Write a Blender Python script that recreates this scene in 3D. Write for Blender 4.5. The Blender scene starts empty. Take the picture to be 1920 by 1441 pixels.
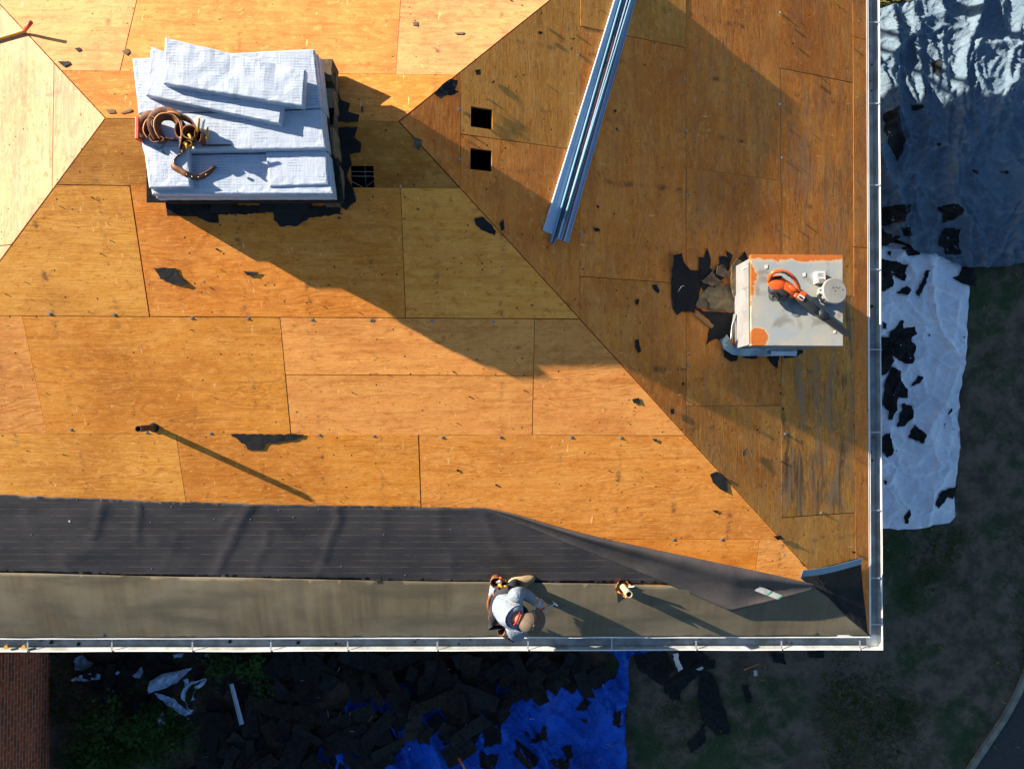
import bpy, bmesh, math, random
from mathutils import Vector, Matrix, Euler, noise
from mathutils.geometry import delaunay_2d_cdt, tessellate_polygon
random.seed(7)
S = bpy.context.scene
C = S.collection
R = math.radians
GZ = 4.90                      # ridge height above the ground
T = 0.3907                     # roof pitch
CS = 1/math.sqrt(1+T*T); SN = T*CS
LR = 2.564                     # ridge length
# ------------------------------------------------------------------ camera
CAMP = Vector((0.8701, -2.4466, 6.9499+GZ)); CAMR = Euler((0.0188, -0.0194, 0.0038), 'XYZ'); F = 1483.94
cd = bpy.data.cameras.new('camera'); cam = bpy.data.objects.new('camera', cd); C.objects.link(cam)
cam.location = CAMP; cam.rotation_euler = CAMR
cd.sensor_width = 36; cd.lens = F/1920*36; cd.clip_end = 500; cd.clip_start = .1
S.camera = cam
# ------------------------------------------------------------------ sky, sun, exposure
PHI = R(26.5); EL = R(21.2)
w = bpy.data.worlds.new('World'); S.world = w; w.use_nodes = True
nt = w.node_tree; sky = nt.nodes.new('ShaderNodeTexSky'); sky.sky_type = 'NISHITA'; sky.sun_disc = False
sky.sun_elevation = EL
todir = Vector((-math.cos(PHI), math.sin(PHI), math.tan(EL))).normalized()      # towards the sun
sky.sun_rotation = math.atan2(todir.x, todir.y)
nt.nodes['Background'].inputs[1].default_value = 0.050
sky.ozone_density = 3.5; sky.air_density = 1.3
nt.links.new(sky.outputs[0], nt.nodes['Background'].inputs[0])
sl = bpy.data.lights.new('sun', 'SUN'); sl.energy = 5.0; sl.angle = R(.55); sl.color = (1, .85, .66)
so = bpy.data.objects.new('sun', sl); C.objects.link(so); so.rotation_euler = todir.to_track_quat('Z', 'Y').to_euler(); so.location = (-20, 10, 20)
S.view_settings.view_transform = 'Standard'; S.view_settings.look = 'None'; S.view_settings.gamma = 1
S.view_settings.exposure = 1.8
S.cycles.max_bounces = 5

# ------------------------------------------------------------------ helpers
RM = CAMR.to_matrix()
class Fr:                                       # a plane with its own axes: x along, y up the slope, n out
    def __init__(s, O, U, V): s.O = Vector(O); s.U = Vector(U).normalized(); s.V = Vector(V).normalized(); s.N = s.U.cross(s.V)
    def w(s, x, y, h=0): return s.O+s.U*x+s.V*y+s.N*h
    def mat(s):
        m = Matrix((s.U, s.V, s.N)).transposed().to_4x4(); m.translation = s.O; return m
    def up(s, dz): return Fr(s.O+Vector((0, 0, dz)), s.U, s.V)
    def hit(s, px, py):                         # where the sight line of a photo pixel meets the plane
        r = RM @ Vector(((px-960)/F, -(py-720.5)/F, -1)); k = (s.O-CAMP).dot(s.N)/r.dot(s.N); return CAMP+r*k
    def xy(s, px, py): q = s.hit(px, py)-s.O; return (q.dot(s.U), q.dot(s.V))
FR = Fr((0, 0, GZ), (1, 0, 0), (0, CS, SN)); RT = Fr((0, 0, GZ), (0, 1, 0), (-CS, 0, SN))
BK = Fr((0, 0, GZ), (-1, 0, 0), (0, -CS, SN)); LF = Fr((-LR, 0, GZ), (0, -1, 0), (CS, 0, SN))
GR = Fr((0, 0, 0), (1, 0, 0), (0, 1, 0))
def lvl(z): return Fr((0, 0, z), (1, 0, 0), (0, 1, 0))
def tag(o, label=None, cat=None, group=None, kind=None):
    if label: o['label'] = label
    if cat: o['category'] = cat
    if group: o['group'] = group
    if kind: o['kind'] = kind
    return o
def empty(name, loc, label, cat, group=None):
    o = bpy.data.objects.new(name, None); o.location = loc; o.empty_display_size = .1; C.objects.link(o); return tag(o, label, cat, group)
def wloc(o):
    v = Vector(o.location); 
    while o.parent: o = o.parent; v += Vector(o.location)
    return v
def mk(name, vs, fs, mat, parent=None, smooth=False, base=None):
    """mesh from world coordinates; origin at `base` (or the middle of the bottom)"""
    vs = [Vector(v) for v in vs]
    if base is None:
        if parent is not None: base = wloc(parent)
        else: base = Vector((sum(v.x for v in vs)/len(vs), sum(v.y for v in vs)/len(vs), min(v.z for v in vs)))
    me = bpy.data.meshes.new(name); me.from_pydata([v-base for v in vs], [], fs)
    bm = bmesh.new(); bm.from_mesh(me); bmesh.ops.recalc_face_normals(bm, faces=bm.faces); bm.to_mesh(me); bm.free()
    mats = mat if isinstance(mat, (list, tuple)) else [mat]
    for m in mats: me.materials.append(m)
    if smooth:
        for p in me.polygons: p.use_smooth = True
    o = bpy.data.objects.new(name, me); C.objects.link(o)
    if parent is not None:
        o.parent = parent; o.location = base-wloc(parent)
    else: o.location = base
    return o
class MB:
    """collects shapes that belong to one mesh"""
    def __init__(s): s.v = []; s.f = []
    def add(s, vs, fs): n = len(s.v); s.v += [Vector(v) for v in vs]; s.f += [tuple(i+n for i in f) for f in fs]; return s
    def hexa(s, b, t):                          # four bottom and four top corners
        return s.add(list(b)+list(t), [(0, 3, 2, 1), (4, 5, 6, 7), (0, 1, 5, 4), (1, 2, 6, 5), (2, 3, 7, 6), (3, 0, 4, 7)])
    def box(s, fr, x0, x1, y0, y1, h0, h1):
        q = [(x0, y0), (x1, y0), (x1, y1), (x0, y1)]
        return s.hexa([fr.w(x, y, h0) for x, y in q], [fr.w(x, y, h1) for x, y in q])
    def prism(s, fr, poly, h0, h1):
        n = len(poly)
        if n < 3: return s
        a = sum(poly[i][0]*poly[(i+1) % n][1]-poly[(i+1) % n][0]*poly[i][1] for i in range(n))
        if a < 0: poly = poly[::-1]
        return s.add([fr.w(x, y, h0) for x, y in poly]+[fr.w(x, y, h1) for x, y in poly],
                     [tuple(range(n))[::-1], tuple(range(n, 2*n))]+[(i, (i+1) % n, (i+1) % n+n, i+n) for i in range(n)])
    def tube(s, pts, rad, seg=10, cap=True, sx=1.0):
        pts = [Vector(p) for p in pts]; n = len(pts); rr = rad if isinstance(rad, (list, tuple)) else [rad]*n
        vs = []; fs = []; up = None
        for i, p in enumerate(pts):
            d = (pts[min(i+1, n-1)]-pts[max(i-1, 0)]).normalized()
            if up is None: up = d.orthogonal().normalized()
            a = (up-d*up.dot(d)).normalized(); b = d.cross(a); up = a
            for k in range(seg):
                th = 2*math.pi*k/seg; vs.append(p+a*math.cos(th)*rr[i]+b*math.sin(th)*rr[i]*sx)
        for i in range(n-1):
            for k in range(seg): fs.append((i*seg+k, i*seg+(k+1) % seg, (i+1)*seg+(k+1) % seg, (i+1)*seg+k))
        if cap: fs += [tuple(range(seg))[::-1], tuple(range((n-1)*seg, n*seg))]
        return s.add(vs, fs)
    def ribbon(s, pts, wd, th, updir=(0, 0, 1)):
        """flat strap standing on edge: wide along updir, thin across"""
        pts = [Vector(p) for p in pts]; n = len(pts); vs = []; fs = []
        for i, p in enumerate(pts):
            d = (pts[min(i+1, n-1)]-pts[max(i-1, 0)]).normalized(); u = updir[i] if isinstance(updir, list) else Vector(updir)
            u = Vector(u); u = (u-d*u.dot(d)).normalized(); c = d.cross(u).normalized()
            for (a, b) in ((-.5, -.5), (.5, -.5), (.5, .5), (-.5, .5)): vs.append(p+c*a*th+u*b*wd)
        for i in range(n-1):
            for k in range(4): fs.append((i*4+k, i*4+(k+1) % 4, i*4+4+(k+1) % 4, i*4+4+k))
        fs += [(0, 1, 2, 3), tuple(range(4*n-4, 4*n))[::-1]]
        return s.add(vs, fs)
    def ell(s, c, r, rot=None, su=16, sv=10):
        c = Vector(c); vs = []; fs = []; m = rot.to_matrix() if rot else Matrix.Identity(3)
        for j in range(1, sv):
            ph = math.pi*j/sv
            for i in range(su):
                th = 2*math.pi*i/su; vs.append(c+m@Vector((r[0]*math.sin(ph)*math.cos(th), r[1]*math.sin(ph)*math.sin(th), r[2]*math.cos(ph))))
        vs += [c+m@Vector((0, 0, r[2])), c-m@Vector((0, 0, r[2]))]; N = len(vs)
        for j in range(sv-2):
            for i in range(su): fs.append((j*su+i, j*su+(i+1) % su, (j+1)*su+(i+1) % su, (j+1)*su+i))
        for i in range(su): fs.append((N-2, (i+1) % su, i)); fs.append((N-1, (sv-2)*su+i, (sv-2)*su+(i+1) % su))
        return s.add(vs, fs)
    def build(s, name, mat, parent=None, smooth=False, base=None): return mk(name, s.v, s.f, mat, parent, smooth, base)
def bevel(o, wd=.005, seg=2):
    m = o.modifiers.new('bevel', 'BEVEL'); m.width = wd; m.segments = seg; m.limit_method = 'ANGLE'; return o
def clip(poly, a, b, c):                        # keep a*x+b*y<=c
    out = []
    for i in range(len(poly)):
        p, q = poly[i], poly[(i+1) % len(poly)]; dp = a*p[0]+b*p[1]-c; dq = a*q[0]+b*q[1]-c
        if dp <= 0: out.append(p)
        if dp*dq < 0: t = dp/(dp-dq); out.append((p[0]+(q[0]-p[0])*t, p[1]+(q[1]-p[1])*t))
    return out
def crop(poly, x0, x1, y0, y1):
    for h in ((-1, 0, -x0), (1, 0, x1), (0, -1, -y0), (0, 1, y1)):
        poly = clip(poly, *h)
        if len(poly) < 3: return []
    return poly
def area(p): return abs(sum(p[i][0]*p[(i+1) % len(p)][1]-p[(i+1) % len(p)][0]*p[i][1] for i in range(len(p))))/2 if len(p) > 2 else 0
def inside(x, y, poly):
    r = False; n = len(poly)
    for i in range(n):
        x0, y0 = poly[i]; x1, y1 = poly[(i+1) % n]
        if (y0 > y) != (y1 > y) and x < (x1-x0)*(y-y0)/(y1-y0)+x0: r = not r
    return r
def ragged(poly, step, amp, seed=0):
    out = []; n = len(poly)
    for i in range(n):
        a = Vector(poly[i]); b = Vector(poly[(i+1) % n]); L = (b-a).length; k = max(1, int(L/step)); nn = Vector((-(b-a).y, (b-a).x))/max(L, 1e-6)
        for j in range(k):
            p = a+(b-a)*j/k; d = (noise.noise(Vector((p.x*9/max(step*10, .2)+seed*7.1, p.y*9/max(step*10, .2), seed)))+.5*noise.noise(Vector((p.x*40, p.y*40, seed+3))))*amp*2
            if j == 0: d *= .3
            p = p+nn*d; out.append((p.x, p.y))
    return out
def patch(name, fr, poly, sp, h, mat, parent=None, thick=.003, smooth=True, base=None):
    """a sheet with outline `poly` lying on plane fr, lifted by h(x, y), with real thickness"""
    n = len(poly); vs = [Vector(p) for p in poly]
    xs = [p[0] for p in poly]; ys = [p[1] for p in poly]; rnd = random.Random(len(poly)*13+int(abs(xs[0])*1000))
    y = min(ys)+sp/2; row = 0
    while y < max(ys):
        x = min(xs)+sp*(.5 if row % 2 else 0)
        while x < max(xs):
            if inside(x, y, poly): vs.append(Vector((x+rnd.uniform(-.2, .2)*sp, y+rnd.uniform(-.2, .2)*sp)))
            x += sp
        y += sp*.87; row += 1
    r = delaunay_2d_cdt(vs, [(i, (i+1) % n) for i in range(n)], [], 1, 1e-6)
    V, E_, Fc = r[0], r[1], r[2]
    P = [fr.w(v.x, v.y, h(v.x, v.y)) for v in V]; k = len(P); fs = [tuple(f) for f in Fc]; cnt = {}
    for f in fs:
        for i in range(len(f)):
            e = (f[i], f[(i+1) % len(f)]); cnt[e] = 1
    bd = [e for e in cnt if (e[1], e[0]) not in cnt]
    P2 = [p-fr.N*thick for p in P]
    fs2 = [tuple(i+k for i in f[::-1]) for f in fs]; side = [(b, a, a+k, b+k) for a, b in bd]
    return mk(name, P+P2, fs+fs2+side, mat, parent, smooth, base)
def nz(x, y, z=0): return noise.noise(Vector((x, y, z)))
def ridged(x, y, z=0): return 1-min(1, abs(nz(x, y, z))*2.6)
def crease(x, y, z=0, k=5.0):                   # crumpled sheet: sharp straight ridges between tilted facets
    d, pt = noise.voronoi(Vector((x, y, z))); c_ = pt[0]; t1 = nz(c_.x*7.3, c_.y*7.3, 1.7); t2 = nz(c_.x*5.1, c_.y*9.7, 8.3)
    return math.exp(-(d[1]-d[0])*k)+.9*((x-c_.x)*t1+(y-c_.y)*t2)
def pxpoly(fr, pts): return [fr.xy(*p) for p in pts]

# ------------------------------------------------------------------ materials
class N_:
    def __init__(s, name):
        s.m = bpy.data.materials.new(name); s.m.use_nodes = True; s.t = s.m.node_tree; s.b = s.t.nodes['Principled BSDF']
    def n(s, ty, **k):
        o = s.t.nodes.new('ShaderNode'+ty)
        for a, v in k.items(): setattr(o, a, v)
        return o
    def set(s, inp, v):
        if isinstance(v, bpy.types.NodeSocket): s.t.links.new(v, inp)
        else:
            if hasattr(inp.default_value, '__len__') and not hasattr(v, '__len__'): v = (v,)*len(inp.default_value)
            if hasattr(v, '__len__') and len(v) == 3 and len(inp.default_value) == 4: v = (*v, 1)
            inp.default_value = v
    def math(s, op, a, b=0, c=None, clamp=False):
        o = s.n('Math', operation=op, use_clamp=clamp); s.set(o.inputs[0], a); s.set(o.inputs[1], b)
        if c is not None: s.set(o.inputs[2], c)
        return o.outputs[0]
    def vm(s, op, a, b): o = s.n('VectorMath', operation=op); s.set(o.inputs[0], a); s.set(o.inputs[1], b); return o.outputs[0]
    def mix(s, f, a, b, mode='MIX'):
        o = s.n('Mix', data_type='RGBA', blend_type=mode); s.set(o.inputs[0], f); s.set(o.inputs[6], a); s.set(o.inputs[7], b); return o.outputs[2]
    def co(s): return s.n('TexCoord').outputs['Object']
    def geo(s): return s.n('NewGeometry').outputs['Position']
    def scale(s, v, sc, rot=(0, 0, 0)):
        o = s.n('Mapping'); s.set(o.inputs[0], v); o.inputs['Scale'].default_value = sc; o.inputs['Rotation'].default_value = rot; return o.outputs[0]
    def noise(s, v, sc=5, det=4, ro=.5, dist=0):
        o = s.n('TexNoise'); s.set(o.inputs['Vector'], v); s.set(o.inputs['Scale'], sc); s.set(o.inputs['Detail'], det); s.set(o.inputs['Roughness'], ro); s.set(o.inputs['Distortion'], dist); return o.outputs[0]
    def vor(s, v, sc=5, feat='F1', out='Distance', rnd=1):
        o = s.n('TexVoronoi', feature=feat); s.set(o.inputs['Vector'], v); s.set(o.inputs['Scale'], sc); s.set(o.inputs['Randomness'], rnd); return o.outputs[out]
    def ramp(s, f, a, b, c0=0.0, c1=1.0):         # smooth step of f between a and b
        o = s.n('MapRange', interpolation_type='SMOOTHSTEP'); s.set(o.inputs[0], f); o.inputs[1].default_value = a; o.inputs[2].default_value = b; o.inputs[3].default_value = c0; o.inputs[4].default_value = c1; return o.outputs[0]
    def bump(s, h, st=.3, dist=.01):
        o = s.n('Bump'); s.set(o.inputs['Height'], h); o.inputs['Strength'].default_value = st; o.inputs['Distance'].default_value = dist; s.t.links.new(o.outputs[0], s.b.inputs['Normal'])
    def out(s, col, rough=.7, metal=0, spec=.5):
        s.set(s.b.inputs['Base Color'], col); s.set(s.b.inputs['Roughness'], rough); s.set(s.b.inputs['Metallic'], metal); s.set(s.b.inputs['Specular IOR Level'], spec); return s.m
def basic(name, c1, c2=None, sc=6, rough=.7, metal=0, bump=.2, bsc=20, bd=.01, spec=.4, lo=.35, hi=.65, coord='co'):
    k = N_(name); v = k.co() if coord == 'co' else k.geo(); c2 = c2 or tuple(x*.8 for x in c1)
    f = k.ramp(k.noise(v, sc, 6, .6), lo, hi)
    if bump: k.bump(k.noise(v, bsc, 5, .6), bump, bd)
    return k.out(k.mix(f, c1, c2), rough, metal, spec)

def plywood():
    k = N_('plywood'); oi = k.n('ObjectInfo'); rnd = oi.outputs['Random']
    off = k.n('CombineXYZ'); k.set(off.inputs[0], k.math('MULTIPLY', rnd, 37)); k.set(off.inputs[1], k.math('MULTIPLY', rnd, 91)); k.set(off.inputs[2], k.math('MULTIPLY', rnd, 17))
    o = k.co(); v = k.vm('ADD', o, off.outputs[0])
    # rotary cut figure: contour lines of a stretched noise
    fig = k.noise(k.scale(v, (.75, 3.1, 1)), 1, 2.5, .5, .25)
    rings = k.math('SINE', k.math('MULTIPLY', fig, 95)); rings = k.ramp(rings, -.6, 1)
    area_ = k.ramp(k.noise(k.scale(v, (.8, 1.6, 1)), 1.3, 2), .40, .62)
    grain = k.noise(k.scale(v, (5, 130, 10)), 1, 4, .6, .2)
    streak = k.noise(k.scale(v, (1.2, 16, 3)), 1, 4, .6, .3)
    big = k.noise(v, .9, 3, .6); med = k.noise(k.scale(v, (1, 2.4, 1)), 2.6, 4, .6)
    base = oi.outputs['Color']
    dark = k.mix(1, base, (.56, .40, .26), 'MULTIPLY'); light = k.mix(.32, base, (.92, .54, .17))
    c = k.mix(k.ramp(med, .35, .7, 0, .55), base, light)
    c = k.mix(k.ramp(streak, .45, .8, 0, .55), c, dark)
    c = k.mix(k.math('MULTIPLY', k.math('MULTIPLY', rings, area_), .24), c, dark)
    c = k.mix(k.ramp(grain, .45, .7, 0, .25), c, dark)
    c = k.mix(k.ramp(big, .45, .72, 0, .5), c, dark); bl1 = k.noise(k.scale(v, (1.6, 2.6, 1)), 7, 6, .78, .5); c = k.mix(k.ramp(bl1, .52, .68, 0, .7), c, light); c = k.mix(k.ramp(bl1, .47, .33, 0, .7), c, k.mix(.5, dark, (.33, .10, .012)))
    # knots
    kd = k.vor(k.vm('ADD', k.scale(v, (1, 1.5, 1)), k.math('MULTIPLY', k.noise(v, 9, 3), .10)), 3.3)
    gate = k.math('MULTIPLY', k.ramp(k.vor(k.vm('ADD', k.scale(v, (1, 1.5, 1)), k.math('MULTIPLY', k.noise(v, 9, 3), .10)), 3.3, out='Color'), .5, .8), k.ramp(k.noise(v, 1.1, 2), .30, .48))
    kh = k.math('MULTIPLY', k.ramp(kd, .19, .05), gate); ring = k.math('MULTIPLY', k.ramp(k.math('SINE', k.math('MULTIPLY', kd, 110)), -.2, 1), kh)
    c = k.mix(k.math('MULTIPLY', kh, .8), c, k.mix(.5, base, (.42, .16, .04))); c = k.mix(k.math('MULTIPLY', ring, .35), c, (.14, .06, .02))
    c = k.mix(k.math('MULTIPLY', k.ramp(kd, .045, .02), gate), c, (.07, .03, .012))
    
    # scuffs: pale torn fibres in short slanting strokes
    sc1 = k.ramp(k.noise(k.scale(v, (30, 7, 1), (0, 0, .9)), 1, 3, .5), .66, .74); sg = k.ramp(k.noise(v, 2.4, 2), .5, .6)
    c = k.mix(k.math('MULTIPLY', k.math('MULTIPLY', sc1, sg), .5), c, (.92, .62, .3))
    # old nail rows along the rafters, 0.61 m apart, and stains round them
    sx = k.n('SeparateXYZ'); k.set(sx.inputs[0], o); wob = k.math('MULTIPLY', k.math('SUBTRACT', k.noise(o, 9, 2), .5), .05)
    fx = k.math('ABSOLUTE', k.math('SUBTRACT', k.math('FRACT', k.math('DIVIDE', k.math('ADD', sx.outputs[0], wob), .61)), .5))   # 0 on the line
    fy = k.math('ABSOLUTE', k.math('SUBTRACT', k.math('FRACT', k.math('DIVIDE', k.math('ADD', sx.outputs[1], wob), .152)), .5))
    dn = k.math('SQRT', k.math('ADD', k.math('POWER', k.math('MULTIPLY', fx, .61), 2), k.math('POWER', k.math('MULTIPLY', fy, .152), 2)))
    c = k.mix(k.math('MULTIPLY', k.math('MULTIPLY', k.ramp(dn, .010, .005), k.ramp(k.noise(v, 5, 1), .50, .58)), .75), c, (.035, .02, .012))
    smear = k.math('MULTIPLY', k.ramp(k.math('MULTIPLY', fx, .61), .05, .0), k.ramp(k.noise(k.scale(v, (4, 5, 1)), 1, 5, .75), .50, .64))
    c = k.mix(k.math('MULTIPLY', smear, k.ramp(k.noise(v, .7, 2), .45, .6, .22, .75)), c, (.06, .03, .02))
    # stray nail holes and tar specks
    sp = k.vor(v, 11); sg2 = k.ramp(k.vor(v, 11, out='Color'), .60, .64); c = k.mix(k.math('MULTIPLY', k.ramp(sp, .13, .06), sg2), c, (.03, .018, .01))
    sp = k.vor(k.scale(v, (1, 3.2, 1)), 5.3); sg2 = k.ramp(k.vor(k.scale(v, (1, 3.2, 1)), 5.3, out='Color'), .75, .78); c = k.mix(k.math('MULTIPLY', k.ramp(sp, .10, .05), sg2), c, (.05, .028, .016))
    sp = k.vor(k.scale(v, (1.8, 1, 1)), 23); sg2 = k.ramp(k.vor(k.scale(v, (1.8, 1, 1)), 23, out='Color'), .60, .66); c = k.mix(k.math('MULTIPLY', k.math('MULTIPLY', k.ramp(sp, .16, .08), sg2), .8), c, (.06, .03, .012))
    lt = k.vor(v, 8.5); lg = k.ramp(k.vor(v, 8.5, out='Color'), .62, .7); c = k.mix(k.math('MULTIPLY', k.math('MULTIPLY', k.ramp(lt, .22, .08), lg), .45), c, light); c = k.mix(k.math('MULTIPLY', k.ramp(lt, .05, .03), lg), c, (.10, .045, .015))
    # dark weather stain that keeps to the wet bottom course of the right slope (object alpha switches it on)
    al = oi.outputs['Alpha']; st = k.math('MULTIPLY', k.ramp(k.noise(k.scale(v, (.9, 3.4, 1)), 1.6, 6, .75, .3), .43, .6), al)
    c = k.mix(k.math('MULTIPLY', st, .85), c, k.mix(k.ramp(streak, .4, .6), (.045, .032, .024), (.26, .19, .12)))
    hgt = k.math('ADD', k.math('MULTIPLY', grain, .6), k.math('MULTIPLY', rings, k.math('MULTIPLY', area_, .14)))
    hgt = k.math('ADD', hgt, k.math('MULTIPLY', k.noise(k.scale(v, (10, 30, 10)), 1, 5, .7), .7)); k.bump(hgt, .55, .006)
    return k.out(c, .75, 0, .25)
def wrap():
    k = N_('white_wrapper'); o = k.co(); r = k.n('ObjectInfo').outputs['Random']
    v = k.vm('ADD', o, k.math('MULTIPLY', r, 9)); b = k.n('TexBrick'); k.set(b.inputs['Vector'], k.scale(v, (1, 1, 1), (0, 0, 1.5708)))
    for i, q in (('Scale', 1), ('Mortar Size', .006), ('Brick Width', .22), ('Row Height', .13)): k.set(b.inputs[i], q)
    b.inputs['Color1'].default_value = (1, 1, 1, 1); b.inputs['Color2'].default_value = (.12, .12, .12, 1); b.inputs['Mortar'].default_value = (0, 0, 0, 1)
    sy = k.n('SeparateXYZ'); k.set(sy.inputs[0], k.vm('ADD', v, k.math('MULTIPLY', k.noise(v, 5, 2), .03)))
    ln = k.ramp(k.math('SINE', k.math('MULTIPLY', sy.outputs[1], 270)), -.2, .6); brk = k.ramp(k.noise(k.scale(v, (9, 42, 1)), 1, 3), .40, .50)
    ink = k.math('MULTIPLY', k.math('MULTIPLY', ln, brk), k.math('MULTIPLY', b.outputs[0], .72))
    c = k.mix(ink, (.36, .42, .52), (.17, .23, .33))
    wr = k.noise(k.scale(v, (34, 6, 8), (0, 0, .75)), 1, 4, .6, .8); k.bump(k.math('ADD', wr, k.math('MULTIPLY', k.noise(v, 9, 4), .6)), .35, .006)
    return k.out(c, .38, 0, .5)
def felt_lined():
    k = N_('lined_underlayment'); o = k.co(); s_ = k.n('SeparateXYZ'); k.set(s_.inputs[0], o)
    y = k.math('ADD', s_.outputs[1], k.math('MULTIPLY', k.noise(k.scale(o, (.7, .7, 1)), 1, 2), .02))
    fr_ = k.math('ABSOLUTE', k.math('SUBTRACT', k.math('FRACT', k.math('DIVIDE', y, .0725)), .5))
    ln = k.math('MULTIPLY', k.ramp(fr_, .045, .015), k.ramp(k.noise(k.scale(o, (6, 40, 1)), 1, 4, .7), .38, .6))
    wv = k.noise(k.scale(o, (90, 260, 1)), 1, 3); c = k.mix(k.ramp(k.noise(k.scale(o, (1, 3, 1)), 2.2, 5), .3, .7), (.029, .028, .032), (.011, .012, .017))
    c = k.mix(k.math('MULTIPLY', wv, .35), c, (.055, .05, .052)); c = k.mix(k.math('MULTIPLY', ln, .65), c, (.16, .12, .075)); k.bump(wv, .25, .002)
    return k.out(c, .62, 0, .35)
def felt_plain():
    k = N_('grey_membrane'); o = k.co(); a = k.noise(k.scale(o, (14, 1.0, 1)), 1, 5, .6); b = k.noise(o, 1.1, 5, .6); d = k.noise(k.scale(o, (160, 160, 1)), 1, 2)
    c = k.mix(k.ramp(a, .3, .7), (.138, .108, .062), (.092, .076, .046)); c = k.mix(k.ramp(b, .38, .62, 0, .8), c, (.165, .145, .10)); c = k.mix(k.ramp(k.noise(k.scale(o, (.6, 2.2, 1)), 1.7, 4), .45, .7, 0, .7), c, (.06, .055, .036)); c = k.mix(k.math('MULTIPLY', d, .25), c, (.05, .045, .035))
    k.bump(d, .2, .002); return k.out(c, .6, 0, .35)
def tarp(name, c1, c2, bd=.02, rough=.45, ws=1.0):
    k = N_(name); o = k.co(); a = k.noise(o, 5*ws, 6, .6, .6); b = k.vor(k.vm('ADD', o, k.math('MULTIPLY', k.noise(o, 3*ws, 3), .35)), 5*ws, 'DISTANCE_TO_EDGE')
    wv = k.noise(o, 200, 2); h = k.math('ADD', k.math('MULTIPLY', a, .8), k.math('MULTIPLY', k.ramp(b, 0, .12), .35)); k.bump(h, .7, bd)
    c = k.mix(k.ramp(k.noise(o, 2.1, 5), .35, .7), c1, c2); c = k.mix(k.math('MULTIPLY', k.ramp(b, .02, 0), .25), c, tuple(x*.5 for x in c1)); return k.out(k.mix(k.math('MULTIPLY', wv, .15), c, c2), rough, 0, .18)  # crease lines darkened in the colour, as shade in the folds
def brick():
    k = N_('brick'); g = k.geo(); s_ = k.n('SeparateXYZ'); k.set(s_.inputs[0], g); cx = k.n('CombineXYZ'); k.set(cx.inputs[0], k.math('ADD', s_.outputs[1], s_.outputs[0])); k.set(cx.inputs[1], s_.outputs[2])
    b = k.n('TexBrick'); k.set(b.inputs['Vector'], cx.outputs[0])
    for i, q in (('Scale', 1), ('Mortar Size', .008), ('Brick Width', .205), ('Row Height', .072), ('Mortar Smooth', .1)): k.set(b.inputs[i], q)
    b.inputs['Color1'].default_value = (.48, .095, .035, 1); b.inputs['Color2'].default_value = (.25, .055, .025, 1); b.inputs['Mortar'].default_value = (.34, .29, .24, 1)
    c = k.mix(k.ramp(k.noise(g, 9, 4), .55, .75, 0, .7), b.outputs[0], (.045, .02, .016)); c = k.mix(k.math('MULTIPLY', k.noise(g, 60, 3), .3), c, (.28, .12, .07))
    k.bump(k.math('MULTIPLY', b.outputs[1], -1), .6, .01); return k.out(c, .85, 0, .2)
def soil():
    k = N_('lawn_soil'); g = k.geo(); a = k.noise(g, .8, 6, .65, .4); b = k.noise(g, 3.2, 6, .7); d = k.noise(g, 26, 4, .7); st = k.vor(g, 28)
    c = k.mix(k.ramp(b, .35, .65), (.135, .112, .088), (.058, .053, .040)); c = k.mix(k.ramp(k.math('ADD', k.math('MULTIPLY', a, .75), k.math('MULTIPLY', b, .25)),   .48, .60, 0, .72), c, k.mix(d, (.006, .032, .012), (.028, .075, .024)))
    c = k.mix(k.math('MULTIPLY', k.ramp(d, .55, .75), .4), c, (.11, .095, .07)); gt = k.ramp(k.vor(g, 28, out='Color'), .9, .93); c = k.mix(k.math('MULTIPLY', k.ramp(st, .2, .12), gt), c, (.25, .24, .22))
    s_ = k.n('SeparateXYZ'); k.set(s_.inputs[0], g); ax_ = k.math('ABSOLUTE', k.math('SUBTRACT', k.math('ADD', s_.outputs[0], k.math('MULTIPLY', k.math('SUBTRACT', b, .5), 2.2)), 6.35))
    pt = k.math('MULTIPLY', k.ramp(ax_, .95, .25), k.ramp(s_.outputs[1], -5.2, -6.2)); c = k.mix(k.math('MULTIPLY', pt, .8), c, k.mix(d, (.085, .07, .058), (.15, .125, .105)))
    k.bump(d, .8, .03); return k.out(c, .95, 0, .1)
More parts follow.
